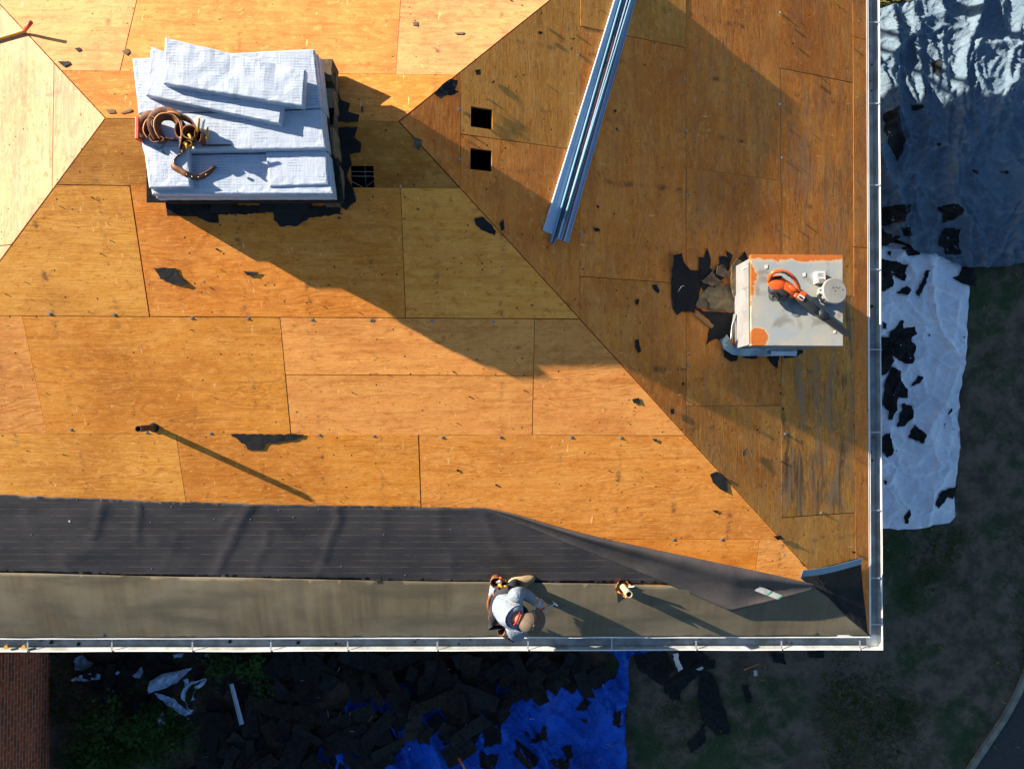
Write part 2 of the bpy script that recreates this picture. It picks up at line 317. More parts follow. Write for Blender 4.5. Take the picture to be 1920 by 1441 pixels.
def rusty(name, base):
    k = N_(name); g = k.geo(); s_ = k.n('SeparateXYZ'); k.set(s_.inputs[0], g); n1 = k.noise(g, 7, 5, .65); n2 = k.noise(g, 2.0, 4, .6)
    # rust grows in from the upper and left edge of the sheet, and round one low corner
    top = k.math('ADD', k.math('MULTIPLY', k.math('SUBTRACT', s_.outputs[1], RY1), -1), k.math('MULTIPLY', k.math('SUBTRACT', n1, .5), .16))
    lef = k.math('ADD', k.math('SUBTRACT', s_.outputs[0], RX0), k.math('MULTIPLY', k.math('SUBTRACT', n1, .5), .2)); lef = k.math('ADD', lef, k.math('MULTIPLY', k.math('ABSOLUTE', k.math('SUBTRACT', s_.outputs[1], RY1-.2)), .16))
    cd_ = k.math('SQRT', k.math('ADD', k.math('POWER', k.math('SUBTRACT', s_.outputs[0], RX0+.07), 2), k.math('POWER', k.math('SUBTRACT', s_.outputs[1], RY0+.075), 2))); cd_ = k.math('ADD', cd_, k.math('MULTIPLY', k.math('SUBTRACT', n1, .5), .1))
    m = k.math('MAXIMUM', k.math('MAXIMUM', k.ramp(top, .062, .046), k.ramp(lef, .052, .038)), k.ramp(cd_, .095, .085))
    edge = k.math('MAXIMUM', k.math('MAXIMUM', k.ramp(top, .10, .05), k.ramp(lef, .085, .04)), k.ramp(cd_, .12, .085))
    c = k.mix(k.ramp(n2, .35, .65), base, (.30, .285, .24)); c = k.mix(k.ramp(k.noise(g, 4.2, 5, .6, .6), .52, .66, 0, .65), c, (.13, .12, .10)); c = k.mix(k.math('MULTIPLY', edge, .6), c, (.45, .32, .17))
    c = k.mix(m, c, k.mix(k.noise(g, 22, 5), (.40, .11, .006), (.24, .055, .006))); k.bump(k.noise(g, 14, 4), .2, .004)
    return k.out(c, k.ramp(m, 0, 1, .35, .8), 0, .5)

RX0, RX1, RY0, RY1 = 3.345, 4.247, -1.913, -1.026      # the chimney's metal top in plan
ZT = GZ-.70
WOOD = plywood(); WRAP = wrap(); LINED = felt_lined(); GREY = felt_plain(); BRICK = brick(); SOIL = soil()
RUST = rusty('rusted_galvanised_sheet', (.21, .25, .275))
DECKD = basic('dark_under_deck', (.10, .045, .018), (.05, .02, .01), 9)  # dark deck layer under the sheets, seen in the joints
ATTIC = basic('dark_attic_floor', (.03, .022, .016), (.015, .012, .01), 4)  # dark colour for the attic floor
RAFT = basic('rafter_lumber', (.10, .06, .03), (.06, .035, .02), 6)
FELT = basic('black_felt', (.013, .014, .016), (.007, .008, .010), 7, .8, 0, .5, 30, .006, .25)
SHING = basic('torn_shingle', (.018, .019, .020), (.008, .009, .011), 16, .9, 0, .6, 90, .006, .15)
SHINGT = basic('tan_shingle_granules', (.22, .17, .10), (.12, .095, .06), 11, .95, 0, .6, 160, .006, .1)
SHINGB = basic('brown_shingle_granules', (.13, .10, .065), (.07, .055, .04), 14, .95, 0, .6, 160, .006, .1)
WHITEP = basic('white_painted_metal', (.74, .75, .74), (.62, .63, .62), 3, .35, 0, .05, 30, .003, .5)
TROUGH = basic('shade_dark_trough', (.36, .39, .40), (.22, .23, .22), 5, .6, 0, .1, 40, .003, .3)  # inside of the gutter painted darker for the shade in it
ALU = basic('mill_aluminium', (.42, .53, .68), (.36, .46, .60), 2.5, .35, .0, .05, 30, .003, .6)
ALUD = basic('metal_and_shade_blue', (.14, .27, .38), (.10, .21, .30), 2.5, .4, .0, .05, 30, .003, .5)  # dark metal; its blue also paints shade on the membrane edge
SIDING = basic('pale_siding', (.23, .235, .245), (.19, .195, .205), 3, .5, 0, .1, 12, .004, .4)
FLASH = basic('bent_flashing', (.26, .36, .42), (.16, .24, .30), 8, .45, .3, .5, 12, .01, .5)
GALV = basic('galvanised_steel', (.34, .36, .37), (.24, .26, .27), 12, .4, .6, .1, 40, .003, .5)
SILVER = tarp('silver_tarp', (.112, .165, .225), (.088, .14, .20), .022, .62, 1.7)
WHTARP = tarp('white_canvas', (.72, .79, .88), (.60, .68, .78), .022, .6, .9)
BLUET = tarp('blue_tarp', (.006, .105, .60), (.003, .05, .34), .04, .5, 1.2)
PLAST = tarp('clear_white_plastic', (.34, .52, .74), (.20, .34, .52), .02, .3, 3)
LEATH = basic('brown_leather', (.17, .065, .022), (.09, .033, .012), 12, .55, 0, .3, 60, .004, .4)
TANL = basic('tan_leather', (.42, .19, .07), (.30, .12, .04), 12, .6, 0, .3, 60, .004, .4)
ORANGE = basic('orange_plastic', (.55, .085, .012), (.46, .065, .01), 4, .35, 0, .05, 30, .003, .5)
BLACKP = basic('black_plastic', (.022, .025, .03), (.014, .016, .02), 4, .4, 0, .1, 60, .002, .5)
YELLOW = basic('yellow_plastic', (.46, .25, .02), (.36, .19, .015), 6, .45)
REDP = basic('red_paint', (.55, .07, .03), (.42, .04, .02), 6, .5)
STEEL = basic('bright_steel', (.62, .62, .62), (.5, .5, .5), 9, .3, .7)
VENTP = basic('old_vent_pipe', (.085, .05, .03), (.04, .025, .018), 12, .7)
PVC = basic('pvc_pipe', (.40, .36, .24), (.33, .29, .18), 9, .5)
DARKIN = basic('pipe_bore', (.008, .008, .008), (.005, .005, .005), 9, .9)
CREAM = basic('cream_vent_cap', (.25, .25, .235), (.21, .21, .195), 6, .45)
PAPER = basic('printed_paper', (.48, .48, .46), (.40, .40, .38), 20, .7)
GREENI = basic('green_ink', (.06, .32, .2), None, 20, .7)
ASPH = basic('asphalt', (.045, .050, .056), (.032, .036, .042), 30, .9, 0, .5, 120, .006, .2, coord='geo')
CURB = basic('concrete_edging', (.22, .23, .21), (.14, .15, .13), 8, .9, 0, .4, 40, .006, .2, coord='geo')
SHIRT = basic('blue_grey_cotton', (.20, .245, .31), (.155, .195, .25), 7, .9, 0, .9, 11, .03, .1)
JEANS = basic('dark_work_trousers', (.035, .035, .045), (.02, .02, .027), 9, .9, 0, .3, 40, .004, .1)
SKINM = basic('skin', (.42, .17, .10), (.36, .14, .08), 9, .6, 0, .1, 60, .002, .3)
CAPM = basic('taupe_cap_cloth', (.13, .10, .078), (.10, .08, .06), 9, .9, 0, .3, 60, .003, .1)
REDC = basic('red_collar_cloth', (.26, .014, .016), (.20, .01, .012), 9, .8)
GLOVE = basic('pale_work_glove', (.36, .40, .43), (.28, .32, .35), 12, .8)
SOLE = basic('shoe_sole', (.42, .36, .22), (.32, .27, .16), 12, .7)
BOOTM = basic('tan_work_boot', (.26, .20, .12), (.18, .13, .08), 9, .8, 0, .4, 30, .004, .2)
SHINGD = basic('dark_brown_shingle', (.026, .023, .020), (.013, .012, .012), 18, .95, 0, .6, 120, .006, .1)
HAIR = basic('brown_hair', (.05, .03, .02), (.03, .018, .012), 40, .7)
LEAF = basic('juniper_leaf', (.035, .10, .018), (.018, .055, .012), 5, .8, 0, 0, 20, .01, .2, coord='geo')
GRASSM = basic('grass_blade', (.030, .060, .016), (.085, .085, .030), 1.7, .9, 0, 0, 20, .01, .1, coord='geo')
GRASSD = basic('dry_grass_blade', (.24, .20, .05), (.10, .12, .03), 3.7, .9, 0, 0, 20, .01, .1, coord='geo')
BARK = basic('twig_bark', (.08, .05, .03), None, 9)
SIDEW = basic('soffit_board', (.55, .55, .53), None, 5, .7)

# ------------------------------------------------------------------ setting: ground, driveway
EDGE = [(1930, 1225), (1921, 1262), (1905, 1300), (1880, 1345), (1850, 1390), (1815, 1441), (1770, 1500)]
g = MB(); g.add([(-90, -90, 0), (90, -90, 0), (90, 90, 0), (-90, 90, 0)], [(0, 1, 2, 3)]); tag(g.build('ground', SOIL, base=Vector((0, 0, 0))), kind='structure')
e = pxpoly(GR, EDGE); e = [(e[0][0]+1.2, e[0][1]+6)]+[(e[0][0]+.25, e[0][1]+1.2)]+e+[(e[-1][0]-1.5, e[-1][1]-1.6), (e[-1][0]-5, e[-1][1]-4)]
m = MB(); m.prism(GR, e+[(e[-1][0], -40), (45, -40), (45, e[0][1])], -.05, .006); tag(m.build('road', ASPH), kind='structure')
k = N_('grass')
m = MB(); pts = [Vector((x, y, .03)) for x, y in e]; m.ribbon(pts, .07, .075); tag(m.build('kerb', CURB), 'pale narrow concrete edging curving along the asphalt drive', 'kerb', kind='structure')
def blades(n, dens, size, mat, name, label, zf=None):
    vs = []; fs = []; rnd = random.Random(n)
    c = 0
    while c < n:
        x = rnd.uniform(-6.2, 9.2); y = rnd.uniform(-9.0, 4.2)
        if x < 5.3 and y > -5.2: continue
        if dens(x, y) < rnd.random(): continue
        s = size*rnd.uniform(.5, 1.5); a = rnd.uniform(0, 6.28); b = Vector((x, y, 0)); d = Vector((math.cos(a), math.sin(a), 0)); q = Vector((-d.y, d.x, 0))*s*.12
        tip = b+d*s*rnd.uniform(.2, .8)+Vector((0, 0, s*rnd.uniform(.3, .9))); i = len(vs); vs += [b-q, b+q, tip]; fs.append((i, i+1, i+2)); c += 1
    return tag(mk(name, vs, fs, mat, base=Vector((0, 0, 0))), label, 'grass', kind='stuff')
def gd(x, y):
    v = nz(x*.55, y*.55, 3)+.5*nz(x*1.9, y*1.9, 5)
    if x > e[5][0]-.1 and y < e[3][1]: 
        return 0
    return max(0, min(1, .10+v*1.6))
blades(42000, gd, .065, GRASSM, 'grass', 'patchy dark green grass growing in the bare soil beside the house')
blades(5000, lambda x, y: (1 if y > 1.9 and x < 7 else .012*max(0, nz(x, y, 9))), .10, GRASSD, 'dry_grass', 'sunlit dry yellow grass at the edge of the silver tarp')

# ------------------------------------------------------------------ house
VE = 5.4988                                       # eave, measured down the slope
house = empty('house', (0, 0, 0), 'hip roofed brick house with bare orange plywood sheathing on its stripped roof', 'house')
DOM = {'F': (FR, lambda v: (-(LR+v*CS), v*CS)), 'R': (RT, lambda v: (-v*CS, v*CS)), 'B': (BK, lambda v: (-v*CS, LR+v*CS)), 'L': (LF, lambda v: (-v*CS, v*CS))}
def domain(f, ins=0.0):
    fr, d = DOM[f]; a0, b0 = d(0); a1, b1 = d(VE); k_ = ins*1.37
    p = [(a0+k_, 0), (a1+k_, -VE), (b1-k_, -VE), (b0-k_, 0)]
    if a0 == b0: p = [(a1+k_, -VE), (b1-k_, -VE), (0, -k_)]
    return p
def cutrects(poly, holes):
    ps = [poly]
    for (x0, x1, y0, y1) in holes:
        nps = []
        for p in ps:
            for q in (crop(p, -99, x0, -99, 99), crop(p, x1, 99, -99, 99), crop(p, x0, x1, -99, y0), crop(p, x0, x1, y1, 99)):
                if area(q) > 1e-5: nps.append(q)
        ps = nps
    return ps
def pxrect(fr, a, b):
    (x0, y0), (x1, y1) = fr.xy(*a), fr.xy(*b); return (min(x0, x1), max(x0, x1), min(y0, y1), max(y0, y1))
HOLES = {'F': [pxrect(FR, (657, 311), (702, 352))], 'R': [pxrect(RT, (883, 199), (923, 243)), pxrect(RT, (882, 277), (922, 322))], 'B': [], 'L': []}
slopes = {}
for f, nm in (('F', 'front'), ('R', 'right'), ('B', 'back'), ('L', 'left')):
    fr = DOM[f][0]; m = MB()
    for q in cutrects(domain(f, .0), HOLES[f]): m.prism(fr, q, -.05, -.019)
    slopes[f] = m.build('roof_slope', DECKD, house)
def sheet(f, x0, x1, v0, v1, col, stain=0.0, lift=0.0, gap=.0028):
    g4 = [gap*random.choice((.5, .8, 1, 1.6)) for _ in range(4)]
    fr = DOM[f][0]; poly = domain(f, .006); poly = crop(poly, x0+g4[0], x1-g4[1], -v1+g4[2], -v0-g4[3])
    poly = [(p[0]+random.uniform(-.0015, .0015), p[1]+random.uniform(-.0015, .0015)) for p in poly]
    if area(poly) < .002: return
    me = MB(); hs = [h for h in HOLES[f] if h[0] < x1 and h[1] > x0 and h[2] < -v0 and h[3] > -v1]
    flat = Fr((0, 0, 0), (1, 0, 0), (0, 1, 0)); dx = random.uniform(-.0015, .0015)
    for q in cutrects(poly, hs): me.prism(flat, q, -.014+lift, lift+dx)
    md = bpy.data.meshes.new('plywood_sheet'); md.from_pydata(me.v, [], me.f); md.materials.append(WOOD)
    o = bpy.data.objects.new('plywood_sheet', md); C.objects.link(o); o.parent = slopes[f]; o.matrix_world = fr.mat()
    j = [random.uniform(.93, 1.07) for _ in range(2)]
    o.color = (col[0]*j[0], col[1]*j[0]*j[1], col[2]*j[0]*j[1], stain); return o
AMB = (.60, .238, .026); ORG = (.60, .212, .024); LGT = (.68, .285, .066); YEL = (.60, .275, .040); OLV = (.82, .335, .050); PALE = (.54, .27, .115); BRN = (.72, .222, .028); OLR = (.68, .262, .040); PNK = (.62, .232, .036); DKB = (.40, .155, .018); BKO = (.50, .165, .024); BKL = (.50, .205, .05); LFC = (.40, .215, .135)
# front slope: courses start at v=.5745 and repeat every 1.22
V0 = .5745
def fx(px, py): return FR.xy(px, py)[0]
rows = [(-.65, V0, [-9, -1.9, .55, 9], [DKB, DKB, BRN]),
        (V0, V0+1.22, [-9, -2.447, -.007, 9], [YEL, ORG, OLV]),
        (V0+1.22, V0+2.44, [-9, -3.646, -1.206, 1.234, 9], [LGT, AMB, LGT, LGT]),
        (V0+2.44, V0+3.66, [-9, -4.8, -2.362, .078, 9], [YEL, YEL, AMB, PNK]),
        (V0+3.66, V0+4.88, [-9, -3.6, -1.2, 1.2, fx(1420, 1040), 9], [AMB, AMB, LGT, ORG, LGT]),
        (V0+4.88, VE+.1, [-9, -4.8, -2.4, 0, 2.4, 9], [AMB]*5)]
for v0, v1, xs, cs in rows:
    for i, c in enumerate(cs):
        if i == 2 and abs(v0-V0-1.22) < .01:
            sheet('F', xs[i], xs[i+1], v0, v0+.58, c); sheet('F', xs[i], xs[i+1], v0+.58, v1, c)
        elif abs(v0-V0) < .01 and i == 1: sheet('F', xs[i]+.007, xs[i+1], v0, v1-.004, c)
        else: sheet('F', xs[i], xs[i+1], v0, v1, c)
# right slope: x runs up the picture
W0 = .5718
def rx(px, py): return RT.xy(px, py)[0]
cols = [(-.65, W0, [-9, 9], [BRN]),
        (W0, W0+1.22, [-9, rx(970, 266)-2.44, rx(970, 266), 9], [BRN, BRN, OLR]),
        (W0+1.22, W0+2.44, [-9, rx(1180, 524)-2.44, rx(1180, 524), rx(1180, 68), 9], [BRN, BRN, BRN, OLR]),
        (W0+2.44, W0+3.66, [-9, rx(1380, 760)-2.44, rx(1380, 760), rx(1380, 760)+2.44, 9], [OLR, OLR, BRN, BRN]),
        (W0+3.66, W0+4.70, [-9, rx(1540, 965), rx(1540, 965)+2.44, rx(1540, 965)+4.88, 9], [OLR, OLR, BRN, BRN]),
        (W0+4.70, VE+.1, [-9, -3.1, -.7, 1.7, 9], [BRN, BRN, BRN, BRN])]
for n_, (v0, v1, xs, cs) in enumerate(cols):
    for i, c in enumerate(cs): sheet('R', xs[i], xs[i+1], v0, v1, c, stain=(.9 if n_ == 4 and i == 1 else .5 if n_ == 4 and i == 2 else .25 if n_ >= 3 else .1))
bv = -BK.xy(790, 140)[1]
def bx(px, py): return BK.xy(px, py)[0]
for v0, v1, xs, cs in [(bv-1.22, bv, [-9, -1.3, 1.14, 9], [BKO, BKO, BKO]), (bv, bv+1.22, [-9, bx(746, 80), bx(240, 70), 9], [PALE, BKL, PALE]), (bv+1.22, bv+2.44, [-9, -1, 1.5, 9], [LGT, AMB, PALE]), (bv+2.44, bv+3.66, [-9, 0, 2.4, 9], [LGT]*3), (bv+3.66, VE+.1, [-9, -1, 1.5, 9], [LGT]*3)]:
    for i, c in enumerate(cs): sheet('B', xs[i], xs[i+1], v0, v1, c)
for k_ in range(-1, 5):
    v0 = .62+1.22*k_
    for i, (a, b) in enumerate(((-9, -1.4+.6*(k_ % 2)), (-1.4+.6*(k_ % 2), 1.04+.6*(k_ % 2)), (1.04+.6*(k_ % 2), 9))): sheet('L', a, b, v0, min(v0+1.22, VE+.1), LFC)
# little steel clips in the course joints
def clipm(f, px, py):
    fr = DOM[f][0]; x, y = fr.xy(px, py); m = MB(); m.box(fr, x-.012, x+.012, y-.014, y+.014, .001, .004); m.box(fr, x-.008, x+.008, y-.004, y+.006, .0041, .009); m.build('panel_clip', GALV, slopes[f])
for px, py in ((93, 588), (214, 590), (360, 596), (465, 597), (585, 599), (695, 600), (810, 601), (925, 603), (133, 805), (275, 810), (395, 812), (599, 815), (701, 817), (829, 819), (938, 819), (1071, 819), (1164, 820), (1263, 1011), (1353, 1011)): clipm('F', px, py)
for px, py in ((861, 205), (861, 299), (1085, 103), (1090, 439), (1283, 150), (1286, 246), (1288, 366), (1290, 684), (1463, 24), (1462, 196), (1466, 296), (1468, 711), (1472, 813), (1540, 960), (1470, 1040)): clipm('R', px, py)
# attic, rafters in view through the openings
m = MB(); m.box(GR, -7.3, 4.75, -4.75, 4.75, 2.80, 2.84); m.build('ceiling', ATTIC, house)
for px in (683,):
    x, y = FR.xy(px, 332); m = MB(); m.box(FR, x-.006, x+.006, y-.6, y+.6, -.24, -.06); m.build('rafter', RAFT, house)
m = MB(); hx0, hx1, hy0, hy1 = HOLES['F'][0]; m.ribbon([FR.w(hx0, hy0+.05, -.02), FR.w(hx0+.1, hy0, -.03)], .01, .004); m.ribbon([FR.w(hx1, hy0+.06, -.02), FR.w(hx0+.12, hy0, -.03)], .01, .004)
for q in (.05, .09): m.box(FR, hx0+.03*q, hx1, hy1-q-.004, hy1-q, -.03, -.026)
m.build('duct_strap', GALV, house)
# fascia, soffit, walls
XE = VE*CS; ZE = GZ-VE*SN
fas = MB()
for (x0, y0, x1, y1) in ((-5.3, -XE, XE, -XE), (XE, -XE, XE, XE), (XE, XE, -LR-XE, XE), (-LR-XE, XE, -LR-XE, -XE)):
    a = Vector((x0, y0, ZE-.09)); b = Vector((x1, y1, ZE-.09)); fas.ribbon([a, b], .13, .022)
fas.build('fascia', WHITEP, house)
m = MB()
for (x0, x1, y0, y1) in ((-7.6, 5.08, -5.08, -4.6), (-7.6, 5.08, 4.6, 5.08), (4.6, 5.08, -4.6, 4.6), (-7.6, -7.15, -4.6, 4.6)): m.box(GR, x0, x1, y0, y1, 2.76, 2.775)
m.box(GR, -2.7, 4.6, 1.1, 4.6, 2.76, 2.775); m.build('soffit', SIDEW, house)
m = MB(); WX0, WX1, WY = -7.15, 4.6, 4.6
for (x0, x1, y0, y1) in ((WX0, WX1, -WY, -WY+.1), (WX0, -2.7, WY-.1, WY), (WX1-.1, WX1, -WY+.1, 1.1), (-2.8, -2.7, 1.1, WY-.1), (-2.7, WX1-.1, 1.1, 1.2), (WX0, WX0+.1, -WY+.1, WY-.1)): m.box(GR, x0, x1, y0, y1, -.1, 2.757)
m.build('wall', BRICK, house)
for x_, y_ in ((4.95, 4.95),):
    m = MB(); m.box(GR, x_-.06, x_+.06, y_-.06, y_+.06, 0, 2.757); m.build('porch_post', WHITEP, house)
wx = GR.xy(92, 1380)[0]
m = MB(); m.box(GR, wx-.12, wx, -11.0, -4.6, -.1, 2.62); m.box(GR, wx-5, wx-.12, -11.0, -10.9, -.1, 2.62); m.build('wall', BRICK, house)
m = MB(); zr = 2.64+3.0*T
m.add([(wx+.42, -11.4, 2.64), (wx-2.6, -11.4, zr), (wx-2.6, -2.6, zr), (wx+.42, -5.125, 2.64), (wx-5.6, -11.4, 2.64), (wx-5.6, -5.125, 2.64)], [(0, 3, 2, 1), (1, 2, 5, 4)]); m.build('wing_roof', SHINGB, house)

# gutters with their hanger straps
def gutter(pts, nrm, hang, extent):
    a, b = [Vector(p) for p in pts]; n = Vector(nrm); U = (b-a).normalized()
    prof = [(0, 0), (0, -.085), (.05, -.098), (.115, -.092), (.125, -.05), (.150, -.012), (.150, 0), (.138, 0), (.138, -.009), (.121, -.048), (.111, -.088), (.05, -.094), (.004, -.081), (.004, 0)]
    k_ = len(prof); NS = 60; vs = []
    for q_ in range(NS+1):
        p = a.lerp(b, q_/NS); ed = min(1, min(q_, NS-q_)/3)
        for x, z in prof: vs.append(p+n*(x+(.006*nz(p.x*1.3, p.y*1.3, 3) if x > .02 else 0)*ed)+Vector((0, 0, z+.006*nz(p.x*.9, p.y*.9, 8)*ed)))
    fs = [(q_*k_+i, q_*k_+(i+1) % k_, (q_+1)*k_+(i+1) % k_, (q_+1)*k_+i) for q_ in range(NS) for i in range(k_)]+[tuple(range(k_)), tuple(range(NS*k_, (NS+1)*k_))[::-1]]
    o = mk('gutter', vs, fs, [WHITEP, TROUGH], house)
    for p in o.data.polygons:
        if p.index < NS*k_ and p.index % k_ in (8, 9, 10, 11, 12): p.material_index = 1
    for s_ in hang:
        q = a+U*s_; m = MB(); m.ribbon([q+n*.002+Vector((0, 0, .003)), q+n*.148+Vector((0, 0, .003))], .004, .016); m.tube([q+n*.13+Vector((0, 0, .004)), q+n*.150+Vector((0, 0, .008))], .006, 6); m.build('hanger', STEEL, o)
    return o
gz = ZE-.04; gy = -XE-.012
zz = lvl(gz)
hx = [zz.xy(p, 1205)[0] for p in (52, 210, 361, 508, 652, 820, 990, 1147, 1305, 1465, 1612)]
gf = gutter([(-5.35, gy, gz), (XE+.012, gy, gz)], (0, -1, 0), [x+5.35 for x in hx], 0)
hy = [zz.xy(1638, p)[1] for p in (42, 194, 347, 505, 655, 810, 956, 1083, 1170)]
gr_ = gutter([(XE+.012, XE, gz), (XE+.012, gy, gz)], (1, 0, 0), [XE-y for y in hy], 0)
m = MB(); c0 = Vector((XE+.012, gy, gz)); m.box(GR, c0.x, c0.x+.150, c0.y-.150, c0.y, gz-.098, gz-.090); m.box(GR, c0.x, c0.x+.151, c0.y-.151, c0.y-.139, gz-.09, gz+.001); m.box(GR, c0.x+.139, c0.x+.151, c0.y-.139, c0.y, gz-.09, gz+.001); m.build('gutter_corner', WHITEP, house)
m = MB(); m.box(FR, -5.3, VE*CS, -VE-.004, -VE+.03, .0025, .005); m.ribbon([Vector((-5.3, -XE-.006, ZE-.03)), Vector((XE, -XE-.006, ZE-.03))], .07, .003); m.build('drip_edge', WHITEP, house)
m = MB(); m.ribbon([Vector((XE+.006, -XE, ZE-.03)), Vector((XE+.006, XE, ZE-.03))], .07, .003); m.box(RT, -XE, XE, -VE-.004, -VE+.02, .0025, .005); m.build('drip_edge', WHITEP, house)
for px in (12, 45):
    x, y, z = zz.hit(px, 1212); m = MB(); m.tube([(x, y, z-.02), (x, y, z+.012)], .022, 12); m.build('gutter_screw_cap', YELLOW, house)

# chimney
ch = MB(); 
def uphill(y): return
zb = lambda x: GZ-T*x
xs0, xs1 = RX0+.02, RX1-.02; y0, y1 = RY0+.02, RY1-.02
ch.hexa([(xs0, y0, zb(xs0)-.3), (xs1, y0, zb(xs1)-.3), (xs1, y1, zb(xs1)-.3), (xs0, y1, zb(xs0)-.3)], [(xs0, y0, ZT-.005), (xs1, y0, ZT-.005), (xs1, y1, ZT-.005), (xs0, y1, ZT-.005)])
chim = ch.build('chimney', SIDING, house)
m = MB(); m.box(GR, RX0, RX1, RY0, RY1, ZT-.004, ZT); m.box(GR, RX0-.002, RX0+.004, RY0, RY1, ZT-.06, ZT-.0045); m.box(GR, RX0, RX1, RY0-.002, RY0+.004, ZT-.06, ZT-.0045); m.box(GR, RX0, RX1, RY1-.004, RY1+.002, ZT-.06, ZT-.0045); m.box(GR, RX1-.004, RX1+.002, RY0, RY1, ZT-.06, ZT-.0045)
bevel(m.build('metal_top', RUST, chim), .002, 1)
# sloping cheek of pale metal on the uphill side, with its torn bottom edge, and the counterflashing
def zat(px, py, z): return lvl(z).hit(px, py)
m = MB(); a = [zat(1405, 492, ZT-.03), zat(1406, 646, ZT-.03)]; lo = [RT.hit(1386, 505), RT.hit(1384, 530), RT.hit(1381, 545), RT.hit(1386, 560), RT.hit(1380, 585), RT.hit(1384, 610), RT.hit(1378, 636), RT.hit(1376, 654)]
n_ = len(lo); up_ = [a[0].lerp(a[1], i/(n_-1)) for i in range(n_)]; vs = []
for i in range(n_): vs += [up_[i], lo[i]+Vector((0, 0, .03))]
m.add(vs, [(2*i, 2*i+1, 2*i+3, 2*i+2) for i in range(n_-1)]); m.add([v-Vector((.006, 0, .004)) for v in vs], [(2*i, 2*i+2, 2*i+3, 2*i+1) for i in range(n_-1)])
m.build('cheek_panel', SIDING, chim)
m = MB(); m.ribbon([RT.hit(1382, 512)+Vector((0, 0, .08)), zat(1406, 497, ZT-.06)], .04, .01); m.build('trim_strip', WHITEP, chim)
def strip(pts, wd, name, mat, par, h=.05):
    m = MB(); q = [RT.hit(*p)+Vector((0, 0, h+random.uniform(-.012, .012))) for p in pts]; m.ribbon(q, wd, .004, [Vector((random.uniform(-.3, .3), 1, .25)) for _ in q]); return m.build(name, mat, par)
strip([(1353, 634), (1360, 650), (1372, 658), (1392, 661), (1412, 660), (1430, 661), (1450, 660), (1470, 660), (1489, 661)], .085, 'flashing', FLASH, chim, .06)
strip([(1440, 663), (1465, 663), (1488, 663)], .05, 'flashing', ALU, chim, .085)
strip([(1360, 632), (1352, 642), (1356, 650)], .06, 'flashing', FLASH, chim, .1)
strip([(1374, 590), (1371, 612), (1368, 640)], .05, 'flashing', GALV, chim, .07)
# round vent cap leaning off the flue
cp = zat(1566, 545, ZT+.16); cb = zat(1548, 553, ZT)
m = MB(); ax = (cp-cb).normalized(); m.tube([cb, cb+(cp-cb)*.35, cb+(cp-cb)*.36, cb+(cp-cb)*.8], [.095, .09, .10, .10], 28); vc = m.build('flue_cap', CREAM, chim)
m = MB(); m.tube([cb+(cp-cb)*.8, cb+(cp-cb)*.84, cb+(cp-cb)*.97, cp], [.112, .128, .128, .118], 32); bevel(m.build('lid', CREAM, vc) if False else m.build('cap_lid', CREAM, chim), .004, 2)
m = MB()
for dx, dy in ((-.02, .03), (.01, .035), (.0, .0), (.045, .03), (-.035, -.035), (-.02, -.055), (.0, -.045)): m.ell(cp+Vector((dx, dy, .001)), (.006, .005, .003), None, 8, 4)
m.build('cap_rivets', DARKIN, chim)
m = MB()
for i in range(-3, 4):
    th = math.pi+.25*i; r_ = .101; q = cb+(cp-cb)*.45; q2 = cb+(cp-cb)*.72; d = Vector((math.cos(th), math.sin(th), 0))*r_
    if i % 2: m.ribbon([q+d, q2+d], .004, .018, d)
m.build('vent_slots', DARKIN, chim)

# plumbing vents
def pipe(px, py, h, r, mat, name='vent_pipe', lean=(0, 0)):
    b = FR.hit(px, py); t_ = b+Vector((lean[0], lean[1], h)); m = MB(); m.tube([b-Vector((0, 0, .08)), t_], r, 20, False); m.tube([b-Vector((0, 0, .08)), t_], r*.82, 20, False)
    ring = []; 
    for k2 in range(20):
        th = 2*math.pi*k2/20; d = Vector((math.cos(th), math.sin(th), 0)); ring += [t_+d*r, t_+d*r*.82]
    m.add(ring, [(2*i, 2*((i+1) % 20), 2*((i+1) % 20)+1, 2*i+1) for i in range(20)])
    o = m.build(name, mat, house, True); m = MB(); m.tube([b, b+Vector((0, 0, .02))], r*.8, 16); m.build('pipe_bore', DARKIN, o); return b, o
b1, o1 = pipe(289, 801, .355, .031, VENTP)
m = MB(); m.tube([b1+FR.N*.002, b1+FR.N*.012], .05, 16); m.build('flange', FELT, o1)
b2, o2 = pipe(1166, 1097, .36, .036, PVC, lean=(.02, -.01))
# torn paper collar round the second pipe
vs = []; fs = []; rn = random.Random(4); nn = 18
for i in range(nn+1):
    th = 2*math.pi*i/nn+1; top = .05+.12*max(0, math.sin(th*1.5+.6)) + rn.uniform(0, .04); d = Vector((math.cos(th), math.sin(th), 0)); vs += [b2+d*.055+Vector((0, 0, -.02)), b2+d*(.062+rn.uniform(0, .03))+Vector((0, 0, top))]
    if i: fs.append((2*i-2, 2*i, 2*i+1, 2*i-1))
mk('paper_collar', vs, fs, TANL, o2)
m = MB(); q = FR.hit(1158, 1112); m.add([q+Vector((-.03, .06, .1)), q+Vector((.0, -.10, .004)), q+Vector((.03, .03, .004)), q+Vector((.01, .07, .16))], [(0, 1, 2), (0, 2, 3)]); m.build('paper_flap', TANL, o2)
m = MB(); q = FR.hit(1172, 1096); m.ribbon([q+Vector((0, 0, .10)), q+Vector((.07, .03, .19))], .03, .004); m.build('paper_tail', PAPER, o2)

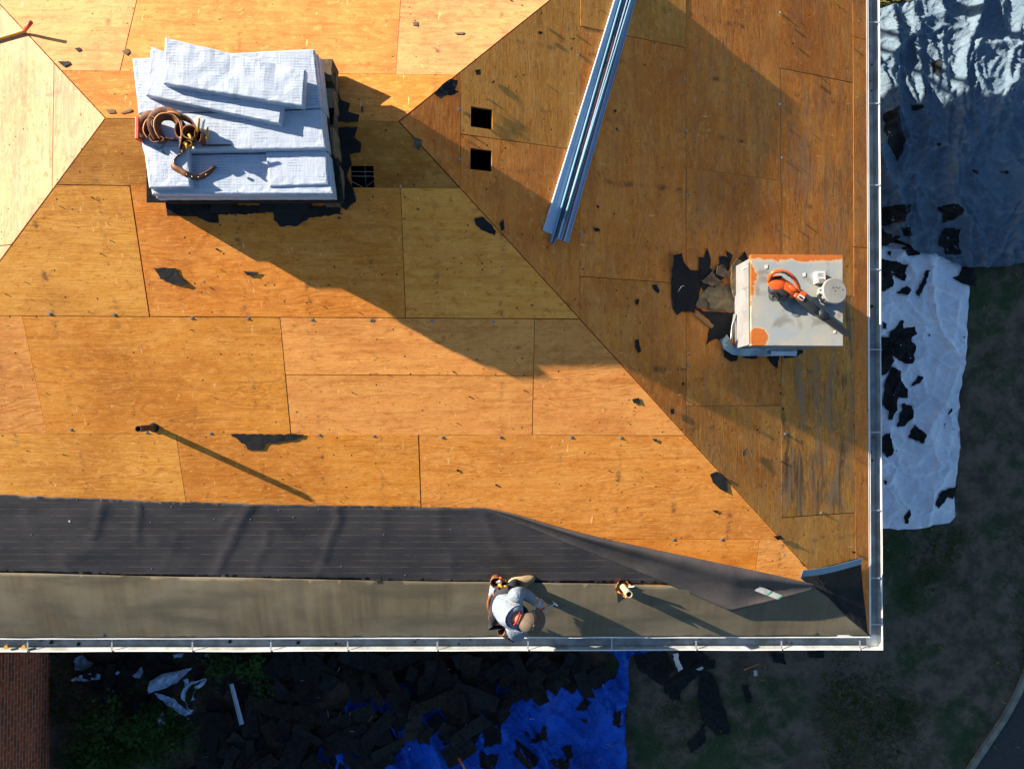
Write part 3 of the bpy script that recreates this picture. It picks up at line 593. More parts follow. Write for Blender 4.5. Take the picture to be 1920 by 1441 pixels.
# ------------------------------------------------------------------ roofing felt on the front slope
def interp(keys, x):
    for i in range(len(keys)-1):
        if x <= keys[i+1][0]: a, b = keys[i], keys[i+1]; t_ = (x-a[0])/(b[0]-a[0]); return a[1]+(b[1]-a[1])*max(0, min(1, t_))
    return keys[-1][1]
lowtop = [(-60, 1070), (80, 1072), (230, 1076), (400, 1079), (640, 1084), (1100, 1090), (1320, 1096), (1500, 1090), (1520, 1066)]
GP = pxpoly(FR, lowtop)+[(VE*CS-.43, -VE+.47), (VE*CS+.0, -VE+.012), (-5.3, -VE+.012)]
GP = [GP[0]]+[GP[i] for i in range(1, len(GP))]
def gh(x, y):
    return .006+.030*max(0, math.sin(math.pi*min(1, max(0, (-y-4.45)/1.02))))**1.0*(1 if x < 3.3 else max(0, (4.3-x)))+.004*nz(x*2.2, y*.9, 1)+.008*max(0, nz(x*.8+y*.5, y*.8, 4))+.002*nz(x*7, y*2, 7)
tag(patch('roofing_membrane', FR, ragged(GP, .3, .003, 2), .06, lambda x, y: max(.004, gh(x, y)), GREY, thick=.002), 'olive grey membrane strip laid along the front eave under the worker', 'roofing felt')
top = [(-60, 924), (0, 926), (150, 932), (300, 938), (540, 945), (780, 948), (860, 951), (905, 951), (940, 958), (1000, 980), (1080, 1008), (1180, 1045), (1300, 1094)]
bot = [(1180, 1091), (1000, 1091), (900, 1090), (780, 1088), (640, 1085), (520, 1082), (400, 1080), (300, 1079), (230, 1076), (120, 1074), (-60, 1069)]
LP = pxpoly(FR, top+bot)
folds = [((205, 950), (170, 1010), .018, .06), ((250, 945), (262, 1020), .016, .05), ((440, 962), (420, 985), .014, .06), ((475, 945), (400, 1075), .02, .09), ((632, 950), (600, 1070), .018, .07), ((505, 1000), (470, 1090), .010, .06), ((820, 960), (850, 1080), .010, .08), ((330, 1000), (300, 1070), .006, .06), ((905, 960), (960, 1080), .012, .10), ((60, 950), (90, 1060), .006, .1), ((720, 955), (700, 1070), .006, .1)]
FO = [(Vector(FR.xy(*a)), Vector(FR.xy(*b)), h*.72, w_*.75) for a, b, h, w_ in folds]
def lh(x, y):
    q0 = Vector((x, y)); p = q0+Vector((.09*nz(x*2.6, y*2.6, 21), .09*nz(x*2.6, y*2.6, 33)))+Vector((.02*nz(x*9, y*9, 2), 0)); z = .010+.003*nz(x*3, y*3, 2)+.0055*nz(x*1.4+y*.7, y*1.3, 9)+.010*ridged(x*.8+y*.9+.3*nz(x, y, 5), y*.45, 12)**6
    for a, b, h, w_ in FO:
        d = b-a; t_ = max(0, min(1, (p-a).dot(d)/d.length_squared)); q = a+d*t_; z += h*math.exp(-((p-q).length/w_)**2*1.6)*(1-.55*t_)
    return max(.0085, z)
ragp = ragged(LP, .07, .006, 5)
tag(patch('underlayment_sheet', FR, ragp, .045, lh, LINED, thick=.002), 'dark grey wrinkled underlayment with thin pale lines across the front slope', 'underlayment')
ULS = [o for o in C.objects if o.name.startswith('underlayment_sheet')][0]
for px, py in ((132, 975), (256, 950), (283, 977), (145, 935), (402, 972), (550, 968), (523, 955), (598, 953), (470, 972), (322, 948), (285, 1064), (640, 1060), (760, 1076), (845, 990), (720, 1000), (60, 1000)):
    x, y = FR.xy(px, py); m = MB(); m.tube([FR.w(x, y, lh(x, y)+.001), FR.w(x, y, lh(x, y)+.004)], .011 if px == 132 else .006, 10); m.build('cap_nail', PAPER if px == 132 else GALV, ULS)
# the loose end of the top course, folded back over itself
def spl(keys, s):
    n = len(keys)-1; f = s*n; i = min(n-1, int(f)); t_ = f-i
    p0, p1, p2, p3 = keys[max(0, i-1)], keys[i], keys[i+1], keys[min(n, i+2)]
    return tuple(.5*((2*b)+(c-a)*t_+(2*a-5*b+4*c-d)*t_*t_+(3*b-a-3*c+d)*t_**3) for a, b, c, d in zip(p0, p1, p2, p3))
CA = [(905, 951, .012), (960, 962, .03), (1040, 985, .07), (1120, 1006, .10), (1210, 1026, .13), (1300, 1045, .15), (1380, 1062, .16), (1450, 1077, .17), (1528, 1095, .165)]
CB = [(915, 957, .014), (985, 984, .02), (1060, 1016, .024), (1138, 1048, .026), (1215, 1079, .03), (1293, 1112, .04), (1370, 1146, .085), (1448, 1126, .14), (1526, 1103, .16)]
def fsurf(s, t):
    a = spl(CA, s); f_ = s*(len(CB)-1); i_ = min(len(CB)-2, int(f_)); b = tuple(p_+(q_-p_)*(f_-i_) for p_, q_ in zip(CB[i_], CB[i_+1]))
    if t < 0:
        return FR.up(max(.01, a[2]*(1+t*1.0))).hit(a[0]-2*t, a[1]-6*t)
    px = a[0]+(b[0]-a[0])*t; py = a[1]+(b[1]-a[1])*t; bul = (math.sin(t/.42*math.pi)*.05 if t < .42 else -.022*math.sin((t-.42)/.58*math.pi))*min(1, s*3)*(1 if s < .85 else (1-s)/.15)
    h = a[2]*(1-t)+b[2]*t+bul+.018*nz(px*.012, py*.02, 3)*min(1, s*3)
    return FR.up(max(.012, h)).hit(px, py)
ns, ts = 90, [-1, -.7, -.4, -.2, -.08]+[i/16 for i in range(17)]
vs = [fsurf(i/ns, t) for i in range(ns+1) for t in ts]; k_ = len(ts)
fs = [(i*k_+j, i*k_+j+1, (i+1)*k_+j+1, (i+1)*k_+j) for i in range(ns) for j in range(k_-1)]
UNDER = basic('underlayment_back', (.062, .055, .054), (.045, .040, .042), 5, .6, 0, .3, 25, .006, .35)
flap = mk('folded_underlayment', vs, fs, UNDER, smooth=True); tag(flap, 'smooth dark underlayment flap curled back over itself near the roof corner', 'underlayment flap')
md = flap.modifiers.new('thickness', 'SOLIDIFY'); md.thickness = .002; md.offset = -1
def toimg(p): c = RM.transposed() @ (Vector(p)-CAMP); return (960+F*c.x/-c.z, 720.5-F*c.y/-c.z)
def onflap(px, py):
    best = None
    for i in range(0, 121):
        for j in range(0, 41):
            q = fsurf(i/120, j/40); u = toimg(q); d = (u[0]-px)**2+(u[1]-py)**2
            if best is None or d < best[0]: best = (d, q)
    return best[1]+FR.N*.006
a, b, c, d = [onflap(*p) for p in ((1423, 1097), (1471, 1116), (1458, 1123), (1415, 1106))]
def quad(m, f0, f1): m.add([a.lerp(b, f0), a.lerp(b, f1), d.lerp(c, f1), d.lerp(c, f0)], [(0, 1, 2, 3)]); return m
quad(MB(), 0, .48).build('printed_label', PAPER, flap); quad(MB(), .48, .58).build('printed_label', GREENI, flap); quad(MB(), .58, .93).build('printed_label', PAPER, flap); quad(MB(), .93, 1).build('printed_label', GREENI, flap)
# membrane corner over the hip; flap shadow and blue edge shade painted in
cpoly = pxpoly(RT, [(1517, 1068), (1560, 1058), (1611, 1046), (1613, 1062), (1616, 1100), (1619, 1130), (1625, 1184)])
cpoly = [(y_*CS-.012, y_) for y_ in (cpoly[0][1],)]+cpoly[1:]+[(-VE*CS+.0, -VE+.012)]
hp = [(-y_*CS+.012, y_) for _, y_ in (cpoly[0], cpoly[-1])]
sliver = [hp[0], (hp[0][0]-.10, hp[0][1]-.10), FR.xy(1552, 1118), FR.xy(1590, 1158), hp[1]]
tag(patch('membrane_corner', FR, ragged(sliver[::-1], .1, .004, 8), .05, lambda x, y: max(gh(x, y), .004)+.006, FELT, thick=.003), 'membrane lap on the front side of the hip at the roof corner, blackened as shadow', 'roofing felt')
tag(patch('membrane_corner', RT, ragged(cpoly, .12, .008, 3), .05, lambda x, y: .014+.01*max(0, nz(x*3, y*3, 6)), FELT, thick=.003), 'membrane corner wrapped over the hip at the lower right, blackened as shadow', 'roofing felt')
m = MB(); qs = [RT.hit(*p)+Vector((0, 0, .05)) for p in ((1500, 1073), (1530, 1070), (1560, 1064), (1590, 1056), (1612, 1050))]; m.ribbon(qs, .085, .003, Vector((.25, 1, .35)))
tag(m.build('membrane_edge', ALUD), 'upturned edge strip coloured shade blue at the membrane corner by the right gutter', 'edge strip')

# ------------------------------------------------------------------ wrapped shingle bundles on the ridge
def bundle(corners, zt, th, mat, label, wr=.006, group='wrapped shingle bundles stacked on the ridge', name='shingle_bundle', fr=None):
    """corners in plan, anticlockwise-ish; soft rounded slab with puckered wrapper"""
    a, b, c, d = [Vector(q[:2]) for q in corners]; nu = max(6, int((b-a).length/.04)); nv = max(4, int((d-a).length/.04)); sd = random.uniform(0, 50)
    vs = []; fs = []
    fr = fr or GR
    Lu = (b-a).length; Lv = (d-a).length; us = [0, .006/Lu, .014/Lu]+[(i+1)/nu for i in range(nu-1)]+[1-.014/Lu, 1-.006/Lu, 1]; vv = [0, .006/Lv, .014/Lv]+[(i+1)/nv for i in range(nv-1)]+[1-.014/Lv, 1-.006/Lv, 1]; nu = len(us)-1; nv = len(vv)-1
    for j in range(nv+1):
        for i in range(nu+1):
            u, v = us[i], vv[j]; p = a.lerp(b, u).lerp(d.lerp(c, u), v)
            e_ = min(min(u, 1-u)*(b-a).length, min(v, 1-v)*(d-a).length); rd = .010*(1-min(1, e_/.014))**2
            z = zt-rd+(wr*.45*nz(p.x*11+sd, p.y*11, 1)+wr*.7*nz(p.x*4, p.y*4+sd, 2)) - (.005*abs(nz(p.x*26, p.y*26, sd)) if e_ < .05 else 0)
            vs.append(fr.w(p.x+(.003*nz(p.y*20, sd, 0) if i in (0, nu) else 0), p.y+(.003*nz(p.x*20, sd, 3) if j in (0, nv) else 0), z))
    n1 = len(vs); W_ = nu+1
    for j in range(nv):
        for i in range(nu): fs.append((j*W_+i, j*W_+i+1, (j+1)*W_+i+1, (j+1)*W_+i))
    ring = [i for i in range(nu)]+[j*W_+nu for j in range(nv)]+[nv*W_+i for i in range(nu, 0, -1)]+[j*W_ for j in range(nv, 0, -1)]
    for zz_ in (.5, 1.0):
        base_ = len(vs)
        for r_ in ring: q = vs[r_]; vs.append(q-fr.N*(th*zz_)+fr.N*(0 if zz_ < 1 else .004))
        prev = ring if zz_ == .5 else list(range(base_-len(ring), base_)); cur = list(range(base_, base_+len(ring)))
        for i in range(len(ring)): j = (i+1) % len(ring); fs.append((prev[i], prev[j], cur[j], cur[i]))
    fs.append(tuple(cur[::-1]))
    return tag(mk(name, vs, fs, mat, smooth=False), label, 'shingle bundle', group)
ZS = GZ+.45
def Q(px, py, h=0): return lvl(ZS+h).hit(px, py)
tl, tr, br, bl = Q(247, 108), Q(589, 90), Q(621, 360), Q(277, 361)
def lp(u, v): return tl.lerp(tr, u).lerp(bl.lerp(br, u), v)
lay = ['top layer', 'second layer', 'third layer', 'fourth layer', 'fifth layer']; rown = ['back row', 'middle row', 'front row']; rv = [0, .42, .70, 1.0]
for L in range(5):
    for r_ in range(3):
        if L > 2 and r_ == 1: continue
        o = Vector((random.uniform(-.018, .03)+(.012*L), random.uniform(-.006, .006)-.012*L*(r_ == 2), 0)) if L else Vector((0, 0, 0))
        dz = (.075-.012*L) if r_ == 2 and L < 3 else 0
        if L > 2: o = Vector((0, .05 if r_ == 2 else -.05, 0))
        cs = [lp(0, rv[r_+1]-.004)+o, lp(1, rv[r_+1]-.004)+o, lp(1, rv[r_]+.004)+o, lp(0, rv[r_]+.004)+o]
        bundle(cs, ZS-.09*L-dz, .086 if not dz else .070, WRAP if L < 2 or (L == 2 and r_ == 0) else SHING, '%s shingle bundle, %s of the ridge stack, %s' % ('white wrapped' if L < 2 or (L == 2 and r_ == 0) else 'dark', lay[L], rown[r_]), .005 if L == 0 else .002)
hb = .078
A_ = [Q(305, 156, 2*hb), Q(568, 199, 2*hb), Q(573, 131, 2*hb), Q(309, 70, 2*hb)]
bundle(A_, ZS+2*hb, .075, WRAP, 'uppermost white wrapped bundle lying skewed on top of the whole stack', .014)
B_ = [Q(272, 178, hb), Q(525, 232, hb), Q(531, 188, hb), Q(283, 86, hb)]
bundle(B_, ZS+hb, .076, WRAP, 'white wrapped bundle sticking out from under the uppermost skewed bundle', .006)
C_ = [Q(279, 352, .005), Q(357, 350, .005), Q(352, 272, .005), Q(268, 272, .005)]
bundle(C_, ZS+.005, .075, WRAP, 'short white wrapped bundle at the stack\'s front left corner below the tool belts', .008)
bundle([Q(505, 350, -.06), Q(616, 346, -.06), Q(611, 280, -.06), Q(498, 284, -.06)], ZS-.055, .018, WRAP, 'thin white wrapped packet on the lower right front of the ridge stack', .003)
D_ = [Q(512, 349, .02), Q(613, 345, .02), Q(607, 282, .02), Q(482, 289, .02)]
# dark bundles on each slope that level the stack up
def slab(fr, pts, h0, h1, label, mat=FELT, name='black_shingle_bundle', cat='shingle bundle', grp=None):
    m = MB(); m.prism(fr, pxpoly(fr, pts), h0, h1); o = m.build(name, mat); bevel(o, .006, 2); return tag(o, label, cat, grp)
slab(FR, [(322, 372), (405, 372), (405, 402), (326, 400)], .004, .16, 'grey black bundle under the stack, leftmost along its front edge', SHING)
slab(FR, [(410, 370), (448, 370), (447, 392), (410, 392)], .004, .22, 'small black bundle under the front of the stack beside the leftmost one')
slab(FR, [(498, 366), (585, 366), (585, 392), (500, 392)], .004, .22, 'black bundle under the front of the stack near its right end')
for i, (fr, pts) in enumerate([(FR, [(300, 240), (470, 240), (470, 372), (300, 372)]), (FR, [(475, 240), (612, 240), (612, 372), (475, 372)])]): slab(fr, pts, .004, .30-.02*i, 'dark shingle bundle hidden beneath the %s half of the ridge stack' % ('left', 'right')[i], SHING)
for i, pts in enumerate([[(290, 168), (440, 168), (440, 226), (290, 226)], [(445, 165), (595, 165), (595, 226), (445, 226)]]): slab(BK, pts, .004, .30, 'dark shingle bundle on the back slope beneath the %s half of the stack' % ('left', 'right')[i], SHING)
# stepped loose shingles at the right-hand end
steps = [(596, 108, 622, 150, .16, SHINGB), (596, 132, 628, 182, .06, SHINGT), (600, 160, 622, 228, .26, SHINGT), (604, 200, 625, 250, .22, SHINGB), (608, 235, 622, 285, .30, SHINGT), (608, 262, 628, 320, .18, SHING), (612, 300, 630, 352, .2, SHINGT), (600, 328, 628, 374, .10, SHINGB)]
for i, (x0_, y0_, x1_, y1_, h, mt) in enumerate(steps):
    ctr = Q((x0_+x1_)/2, (y0_+y1_)/2, -.2); a0, a1 = lvl(GZ+h-.02).hit(x0_, y0_), lvl(GZ+h-.02).hit(x1_, y1_); m = MB(); zb_ = GZ-T*abs(ctr.y)-.02
    jag = ragged([(a0.x, a1.y), (a1.x, a1.y), (a1.x, a0.y), (a0.x, a0.y)], .07, .008, i); m.prism(GR, jag, max(zb_, GZ-.2), GZ+h-.05-.02*(i % 3)); tag(m.build('loose_shingle_stack', mt), '%s bare shingle stack, number %s along the wrapped pile\'s right end' % (('brown', 'tan', 'brown', 'black', 'tan', 'black', 'brown', 'black')[i], ('one from the back', 'two', 'three', 'four', 'five', 'six', 'seven', 'eight at the front')[i]), 'shingle stack', 'loose shingles at the stack\'s right end')

# ------------------------------------------------------------------ tool belts lying on the stack
def catm(keys, n):
    return [Vector(spl([tuple(k2) for k2 in keys], i/n)) for i in range(n+1)]
belt = empty('tool_belt', Q(320, 245), 'pair of brown leather tool belts with yellow handled tools on the white bundles', 'tool belt')
def rib(keys, wd, th, mat, name='belt_strap', par=None, tilt=(0, 0, 1), n=30):
    pts = catm([tuple(Q(x, y, h)) for x, y, h in keys], n); m = MB()
    if tilt == 'out':
        c_ = sum((p for p in pts), Vector())/len(pts); tilt = [((p-c_)*Vector((1, 1, 0))).normalized()*.75+Vector((0, .25, .8)) for p in pts]
    m.ribbon(pts, wd, th, tilt); return m.build(name, mat, par or belt, True)
rib([(276, 258, .05), (268, 245, .055), (272, 228, .06), (284, 220, .065), (290, 224, .06), (287, 240, .05), (286, 256, .04), (292, 264, .045), (303, 262, .05)], .11, .006, LEATH, tilt='out')
rib([(277, 259, .095), (269, 245, .10), (273, 228, .105), (285, 219, .11), (291, 224, .105), (288, 240, .095)], .008, .009, TANL, 'belt_edge')
rib([(300, 262, .05), (291, 245, .07), (289, 228, .08), (298, 216, .09), (313, 213, .09), (326, 217, .09), (335, 228, .08), (338, 245, .07), (338, 262, .05), (336, 278, .03)], .11, .006, LEATH, tilt='out')
rib([(300, 261, .097), (291, 245, .117), (289, 228, .127), (298, 215, .137), (313, 212, .137), (326, 216, .137), (336, 227, .127), (340, 245, .115), (340, 262, .10)], .008, .010, TANL, 'belt_edge')
rib([(318, 213, .10), (330, 214, .11), (340, 219, .11), (352, 224, .10), (362, 232, .09), (370, 244, .08)], .07, .007, LEATH, tilt=(0, .5, 1))
rib([(316, 211, .13), (328, 212, .14), (338, 217, .13)], .03, .012, TANL, 'belt_pad')
rib([(342, 262, .06), (344, 275, .03), (339, 287, .012), (330, 297, .010), (324, 305, .010), (326, 313, .020), (338, 320, .020), (352, 328, .016), (368, 333, -.04), (382, 329, -.05), (394, 321, -.05), (404, 311, -.045)], .05, .005, LEATH, 'belt_strap', tilt=(.7, .7, .35))
rib([(300, 262, .03), (310, 260, .035), (322, 262, .03), (332, 262, .03)], .06, .008, LEATH)
def pouch(cx, cy, w_, d_, h0, h1, mat, name='pouch', rot=0):
    c_ = Q(cx, cy, 0); m = MB(); pr = []; n = 14; flat = Fr((c_.x, c_.y, ZS), (math.cos(rot), math.sin(rot), 0), (-math.sin(rot), math.cos(rot), 0))
    b_ = [(w_*(.8+.2*nz(i, cx))*math.cos(2*math.pi*i/n), d_*(.85+.2*nz(i, cy))*math.sin(2*math.pi*i/n)) for i in range(n)]
    m.add([flat.w(x*.8, y*.8, h0) for x, y in b_]+[flat.w(x, y, h1) for x, y in b_]+[flat.w(x*.85, y*.85, h1) for x, y in b_]+[flat.w(x*.6, y*.6, h0+.02) for x, y in b_], [(k2*n+i, k2*n+(i+1) % n, (k2+1)*n+(i+1) % n, (k2+1)*n+i) for k2 in range(3) for i in range(n)]+[tuple(range(3*n, 4*n))]); return m.build(name, mat, belt)
pouch(366, 256, .085, .07, 0, .12, LEATH); pouch(347, 250, .06, .09, 0, .10, LEATH); pouch(382, 262, .035, .08, 0, .13, LEATH); pouch(303, 266, .065, .028, .0, .08, LEATH); pouch(360, 275, .04, .03, 0, .09, YELLOW, 'tape_measure')
m = MB(); m.box(lvl(ZS), *(Q(263, 250).x, Q(271, 250).x, Q(268, 268).y, Q(268, 226).y), 0, .10); bevel(m.build('tool_holder', REDP, belt), .008)
for (a0, b0, r_, mt, nm) in (((371, 247, .14), (373, 222, .19), .010, YELLOW, 'yellow_handle'), ((379, 245, .14), (383, 224, .18), .009, STEEL, 'steel_handle'), ((388, 266, .10), (389, 238, .13), .010, YELLOW, 'yellow_handle'), ((354, 252, .14), (361, 263, .15), .010, YELLOW, 'yellow_handle'), ((350, 268, .09), (352, 280, .07), .012, YELLOW, 'yellow_handle'), ((380, 273, .06), (434, 272, .035), .008, BLACKP, 'pry_bar'), ((362, 277, .1), (366, 279, .1), .012, STEEL, 'socket')):
    m = MB(); m.tube([Q(*a0), Q(*a0).lerp(Q(*b0), .5), Q(*b0)], [r_, r_*1.15, r_*.9], 10); m.build(nm, mt, belt, True)
rib([(290, 274, .01), (296, 279, .012), (304, 276, .012), (308, 270, .02)], .004, .004, BLACKP, 'cord'); rib([(304, 281, .01), (308, 288, .011), (314, 291, .01)], .004, .004, BLACKP, 'cord')
m = MB()
for x_, y_, h in ((343, 275, .036), (333, 297, .016), (326, 303, .016), (341, 322, .016), (350, 327, .016), (360, 331, .016), (372, 332, .016), (386, 327, .016), (341, 268, .06), (338, 258, .12)): m.ell(Q(x_, y_, h+.004), (.005, .005, .003), None, 8, 4)
m.build('rivets', STEEL, belt)

# ------------------------------------------------------------------ metal channels on the right slope
def channel(pb, pt, wd, fl, th, mat, label, up=.004, lipl=True, tilt=0):
    a_ = RT.hit(*pb)+RT.N*up; b_ = RT.hit(*pt)+RT.N*(up+tilt); U = (b_-a_).normalized(); W_ = RT.N.cross(U).normalized(); N2 = U.cross(W_)
    pr = [(-.5, 0), (.5, 0), (.5, fl), (.5-.0, fl), ]
    h = wd/2; t_ = th
    prof = [(-h, 0), (h, 0), (h, fl), (h-.008, fl+.001), (h-.008, fl-t_), (h-t_, fl-t_*1.2), (h-t_, t_), (0.004, t_), (0.0, t_+.004), (-.004, t_), (-h+t_, t_), (-h+t_, fl*.75), (-h, fl*.75)]
    k2 = len(prof); vs = [p+W_*x+N2*z for p in (a_, b_) for x, z in prof]
    fs = [(i, (i+1) % k2, (i+1) % k2+k2, i+k2) for i in range(k2)]+[tuple(range(k2)), tuple(range(k2, 2*k2))[::-1]]
    return tag(mk('metal_channel', vs, fs, mat), label, 'metal channel', 'long metal channels laid on the right slope')
channel((1026, 436), (1172, -38), .105, .022, .003, ALU, 'widest pale metal channel, leftmost of the bundle on the right slope')
channel((1033, 456), (1177, -44), .035, .045, .003, ALUD, 'metal channel with the lowest end, next to the widest one')
channel((1046, 449), (1186, -35), .045, .05, .003, ALU, 'narrow metal channel in the middle of the bundle')
channel((1059, 453), (1197, -40), .05, .035, .003, ALU, 'narrow metal channel on the right edge of the bundle')
channel((1054, 412), (1191, -40), .022, .07, .003, ALUD, 'thin blue grey channel whose end stops short of the others')

# ------------------------------------------------------------------ leaf blower and things on the chimney top
def B(px, py, h=0): return lvl(ZT+h).hit(px, py)
bl_ = empty('leaf_blower', B(1500, 565), 'orange leaf blower with black tube lying across the rusty chimney top', 'leaf blower')
m = MB(); m.ell(B(1462, 543, .075), (.120, .115, .072), Euler((0, .15, -.6))); m.build('fan_housing', BLACKP, bl_, True)
m = MB(); m.ell(B(1460, 533, .115), (.118, .078, .050), Euler((.1, .1, -.5)), 20, 14); m.ell(B(1476, 541, .11), (.125, .066, .048), Euler((.1, .1, -.62)), 20, 14); m.build('motor_cover', ORANGE, bl_, True)
m = MB(); m.tube(catm([tuple(B(x, y, h)) for x, y, h in ((1441, 527, .13), (1447, 513, .19), (1460, 508, .215), (1475, 511, .22), (1488, 521, .21), (1496, 534, .17), (1499, 546, .13))], 24), .019, 12); m.build('handle', ORANGE, bl_, True)
m = MB(); c_ = B(1492, 556, .0); fl_ = Fr((c_.x, c_.y, ZT), (math.cos(-.55), math.sin(-.55), 0), (math.sin(.55), math.cos(.55), 0)); m.box(fl_, -.055, .045, -.05, .045, .06, .15); bevel(m.build('battery_housing', ORANGE, bl_), .012, 3)
m = MB(); m.box(fl_, -.02, .04, -.045, -.005, .1502, .153); m.build('nameplate', PAPER, bl_); m = MB(); m.box(fl_, -.012, .032, -.04, -.02, .1535, .155); m.build('nameplate_print', BLACKP, bl_)
m = MB(); m.ribbon([B(1465, 510, .24), B(1474, 512, .245), B(1480, 517, .24)], .02, .016); m.build('trigger', BLACKP, bl_)
m = MB(); m.ell(B(1470, 549, .145), (.062, .028, .022), Euler((0, 0, -.6))); m.ell(B(1458, 520, .165), (.05, .014, .014), Euler((0, 0, .2))); m.build('cooling_slot', DARKIN, bl_, True)
m = MB(); m.tube([B(1452, 552, .09), B(1450, 556, .115)], [.055, .05], 22); m.build('intake_grille', DARKIN, bl_)
m = MB()
for r_ in (.018, .032, .046): m.tube([B(1450, 556, .118)+Vector((r_*math.cos(q*.5236), r_*math.sin(q*.5236), 0)) for q in range(13)], .0025, 5)
m.build('grille_rings', GALV, bl_)
m = MB(); m.ell(B(1487, 541, .155), (.05, .022, .018), Euler((0, 0, -.6))); m.build('handle_base', ORANGE, bl_, True)
tp = [B(1493, 553, .08), B(1505, 562, .085), B(1525, 578, .085), B(1538, 588, .08)]
m = MB(); m.tube(tp, [.055, .052, .040, .036], 18, True, 1.15); m.build('tube_base', BLACKP, bl_, True)
m = MB(); m.tube([B(1533, 584, .08), B(1541, 590, .08), B(1549, 596, .078)], [.043, .045, .043], 18); m.build('tube_collar', BLACKP, bl_, True)
m = MB(); e0, e1 = B(1545, 594, .078), B(1589, 626, .05); m.tube([e0, e0.lerp(e1, .3), e1], [.036, .034, .032], 18, False, 1.15); m.tube([e1-(e1-e0)*.06, e1], [.027, .027], 18, True, 1.15); m.build('blower_tube', BLACKP, bl_, True)
c_ = B(1533, 521, 0); fl_ = Fr((c_.x, c_.y, ZT), (math.cos(.06), math.sin(.06), 0), (-math.sin(.06), math.cos(.06), 0))
tb = empty('small_carton', c_, 'small white printed carton standing beside the round vent cap', 'carton')
m = MB(); m.box(fl_, -.046, .046, -.06, .052, .001, .085); bevel(m.build('carton_body', PAPER, tb), .004); m = MB(); m.box(fl_, -.026, .024, -.052, -.02, .0855, .087); m.build('printed_panel', GALV, tb); m = MB()
for i in range(5): m.box(fl_, -.03, .03-.008*(i % 3), .0+.008*i, .003+.008*i, .0855, .0865)
m.build('print_lines', GALV, tb); m = MB(); m.box(fl_, .026, .036, -.045, -.03, .0855, .0868); m.build('red_mark', REDP, tb)
for (x, y, s_, lb) in ((1437, 500, .02, 'white paper chip in the upper left of the rusty metal top'), (1508, 515, .019, 'curled cream paper chip between the blower handle and the carton'), (1565, 622, .014, 'round white scrap near the blower tube tip')):
    q = B(x, y); m = MB(); m.prism(lvl(ZT), ragged([(q.x-s_*.7, q.y-s_), (q.x+s_*.7, q.y-s_*.8), (q.x+s_*.6, q.y+s_), (q.x-s_*.8, q.y+s_*.8)], .01, .002, x), .001, .006); tag(m.build('paper_chip', PAPER), lb, 'paper chip')

# ------------------------------------------------------------------ torn felt and shingle scraps
def scrap(fr, pts, label, mat=FELT, name='torn_felt', cat='felt scrap', h=.006, curl=.03, sp=.05, amp=.008, group=None, lift=0.0):
    poly = pxpoly(fr, pts) if pts[0][0] > 30 else pts
    n = len(poly); a_ = sum(poly[i][0]*poly[(i+1) % n][1]-poly[(i+1) % n][0]*poly[i][1] for i in range(n))
    if a_ < 0: poly = poly[::-1]
    sz = math.sqrt(abs(a_)/2); sd = poly[0][0]*3.1; pl = ragged(poly, max(.025, sz*.12), min(amp, sz*.035), sd)
    cx = sum(p[0] for p in poly)/n; cy = sum(p[1] for p in poly)/n
    def hh(x, y):
        r_ = math.hypot(x-cx, y-cy)/(sz+.01); return lift+h+curl*max(0, nz(x*2.3+sd, y*2.3, 1))*min(1.2, r_*1.3)+.2*curl*abs(nz(x*9, y*9, sd))
    o = patch(name, fr, pl, max(sp, sz/14), hh, mat, thick=.004, smooth=False); return tag(o, label, cat, group)
def Z5(pts): return [(1240+x/4.8, 440+y/4.8) for x, y in pts]
scrap(RT, Z5([(80, 190), (165, 170), (190, 250), (260, 320), (330, 320), (360, 450), (330, 600), (290, 700), (180, 690), (140, 725), (100, 660), (85, 500)]), 'large black felt sheet torn off left of the chimney, with a hooked top', curl=.05)
scrap(RT, Z5([(332, 200), (380, 212), (405, 122), (440, 220), (430, 300), (470, 330), (520, 260), (515, 200), (570, 195), (595, 215), (575, 145), (635, 182), (610, 300), (500, 470), (400, 560), (350, 440)]), 'spiky black felt sheet with upright points above the tan shingle patch', curl=.06, lift=.004)
scrap(RT, Z5([(695, 215), (745, 150), (785, 240), (800, 300), (690, 300)]), 'small pointed black felt piece touching the chimney\'s upper left corner', curl=.05)
scrap(RT, Z5([(335, 560), (420, 470), (600, 440), (690, 500), (700, 690), (580, 695), (420, 675), (300, 640)]), 'broad tan shingle patch left on the roof against the chimney', SHINGT, 'old_shingle', 'shingle scrap', .014, .015)
scrap(RT, Z5([(400, 575), (560, 570), (570, 680), (420, 670)]), 'square tan shingle tab lying on the lower edge of the tan patch', SHINGT, 'old_shingle', 'shingle scrap', .03, .01)
scrap(RT, Z5([(650, 225), (692, 245), (675, 420), (655, 530), (620, 570), (595, 480), (600, 290)]), 'long upright tan shingle piece standing next to the pale cheek panel', SHINGT, 'old_shingle', 'shingle scrap', .06, .03)
scrap(RT, Z5([(480, 290), (530, 275), (592, 370), (585, 415), (470, 360)]), 'brown five sided shingle chip lying among the black felt points', SHINGB, 'old_shingle', 'shingle scrap', .05, .02)
scrap(RT, Z5([(350, 420), (450, 330), (480, 390), (560, 430), (440, 470)]), 'dark brown shingle chip below the five sided one', SHINGB, 'old_shingle', 'shingle scrap', .03, .02)
scrap(RT, Z5([(260, 640), (400, 690), (640, 700), (650, 800), (610, 930), (540, 960), (500, 930), (430, 960), (405, 990), (430, 850), (450, 800), (380, 720)]), 'black felt sheet running down from the tan patch to a ragged point', curl=.04)
scrap(RT, Z5([(545, 1000), (690, 1060), (680, 1130), (625, 1140), (560, 1100)]), 'black felt lump under the lower left corner of the flashing')
scrap(RT, Z5([(700, 1070), (885, 1065), (850, 1118), (740, 1110)]), 'thin black felt sliver below the middle of the chimney flashing')
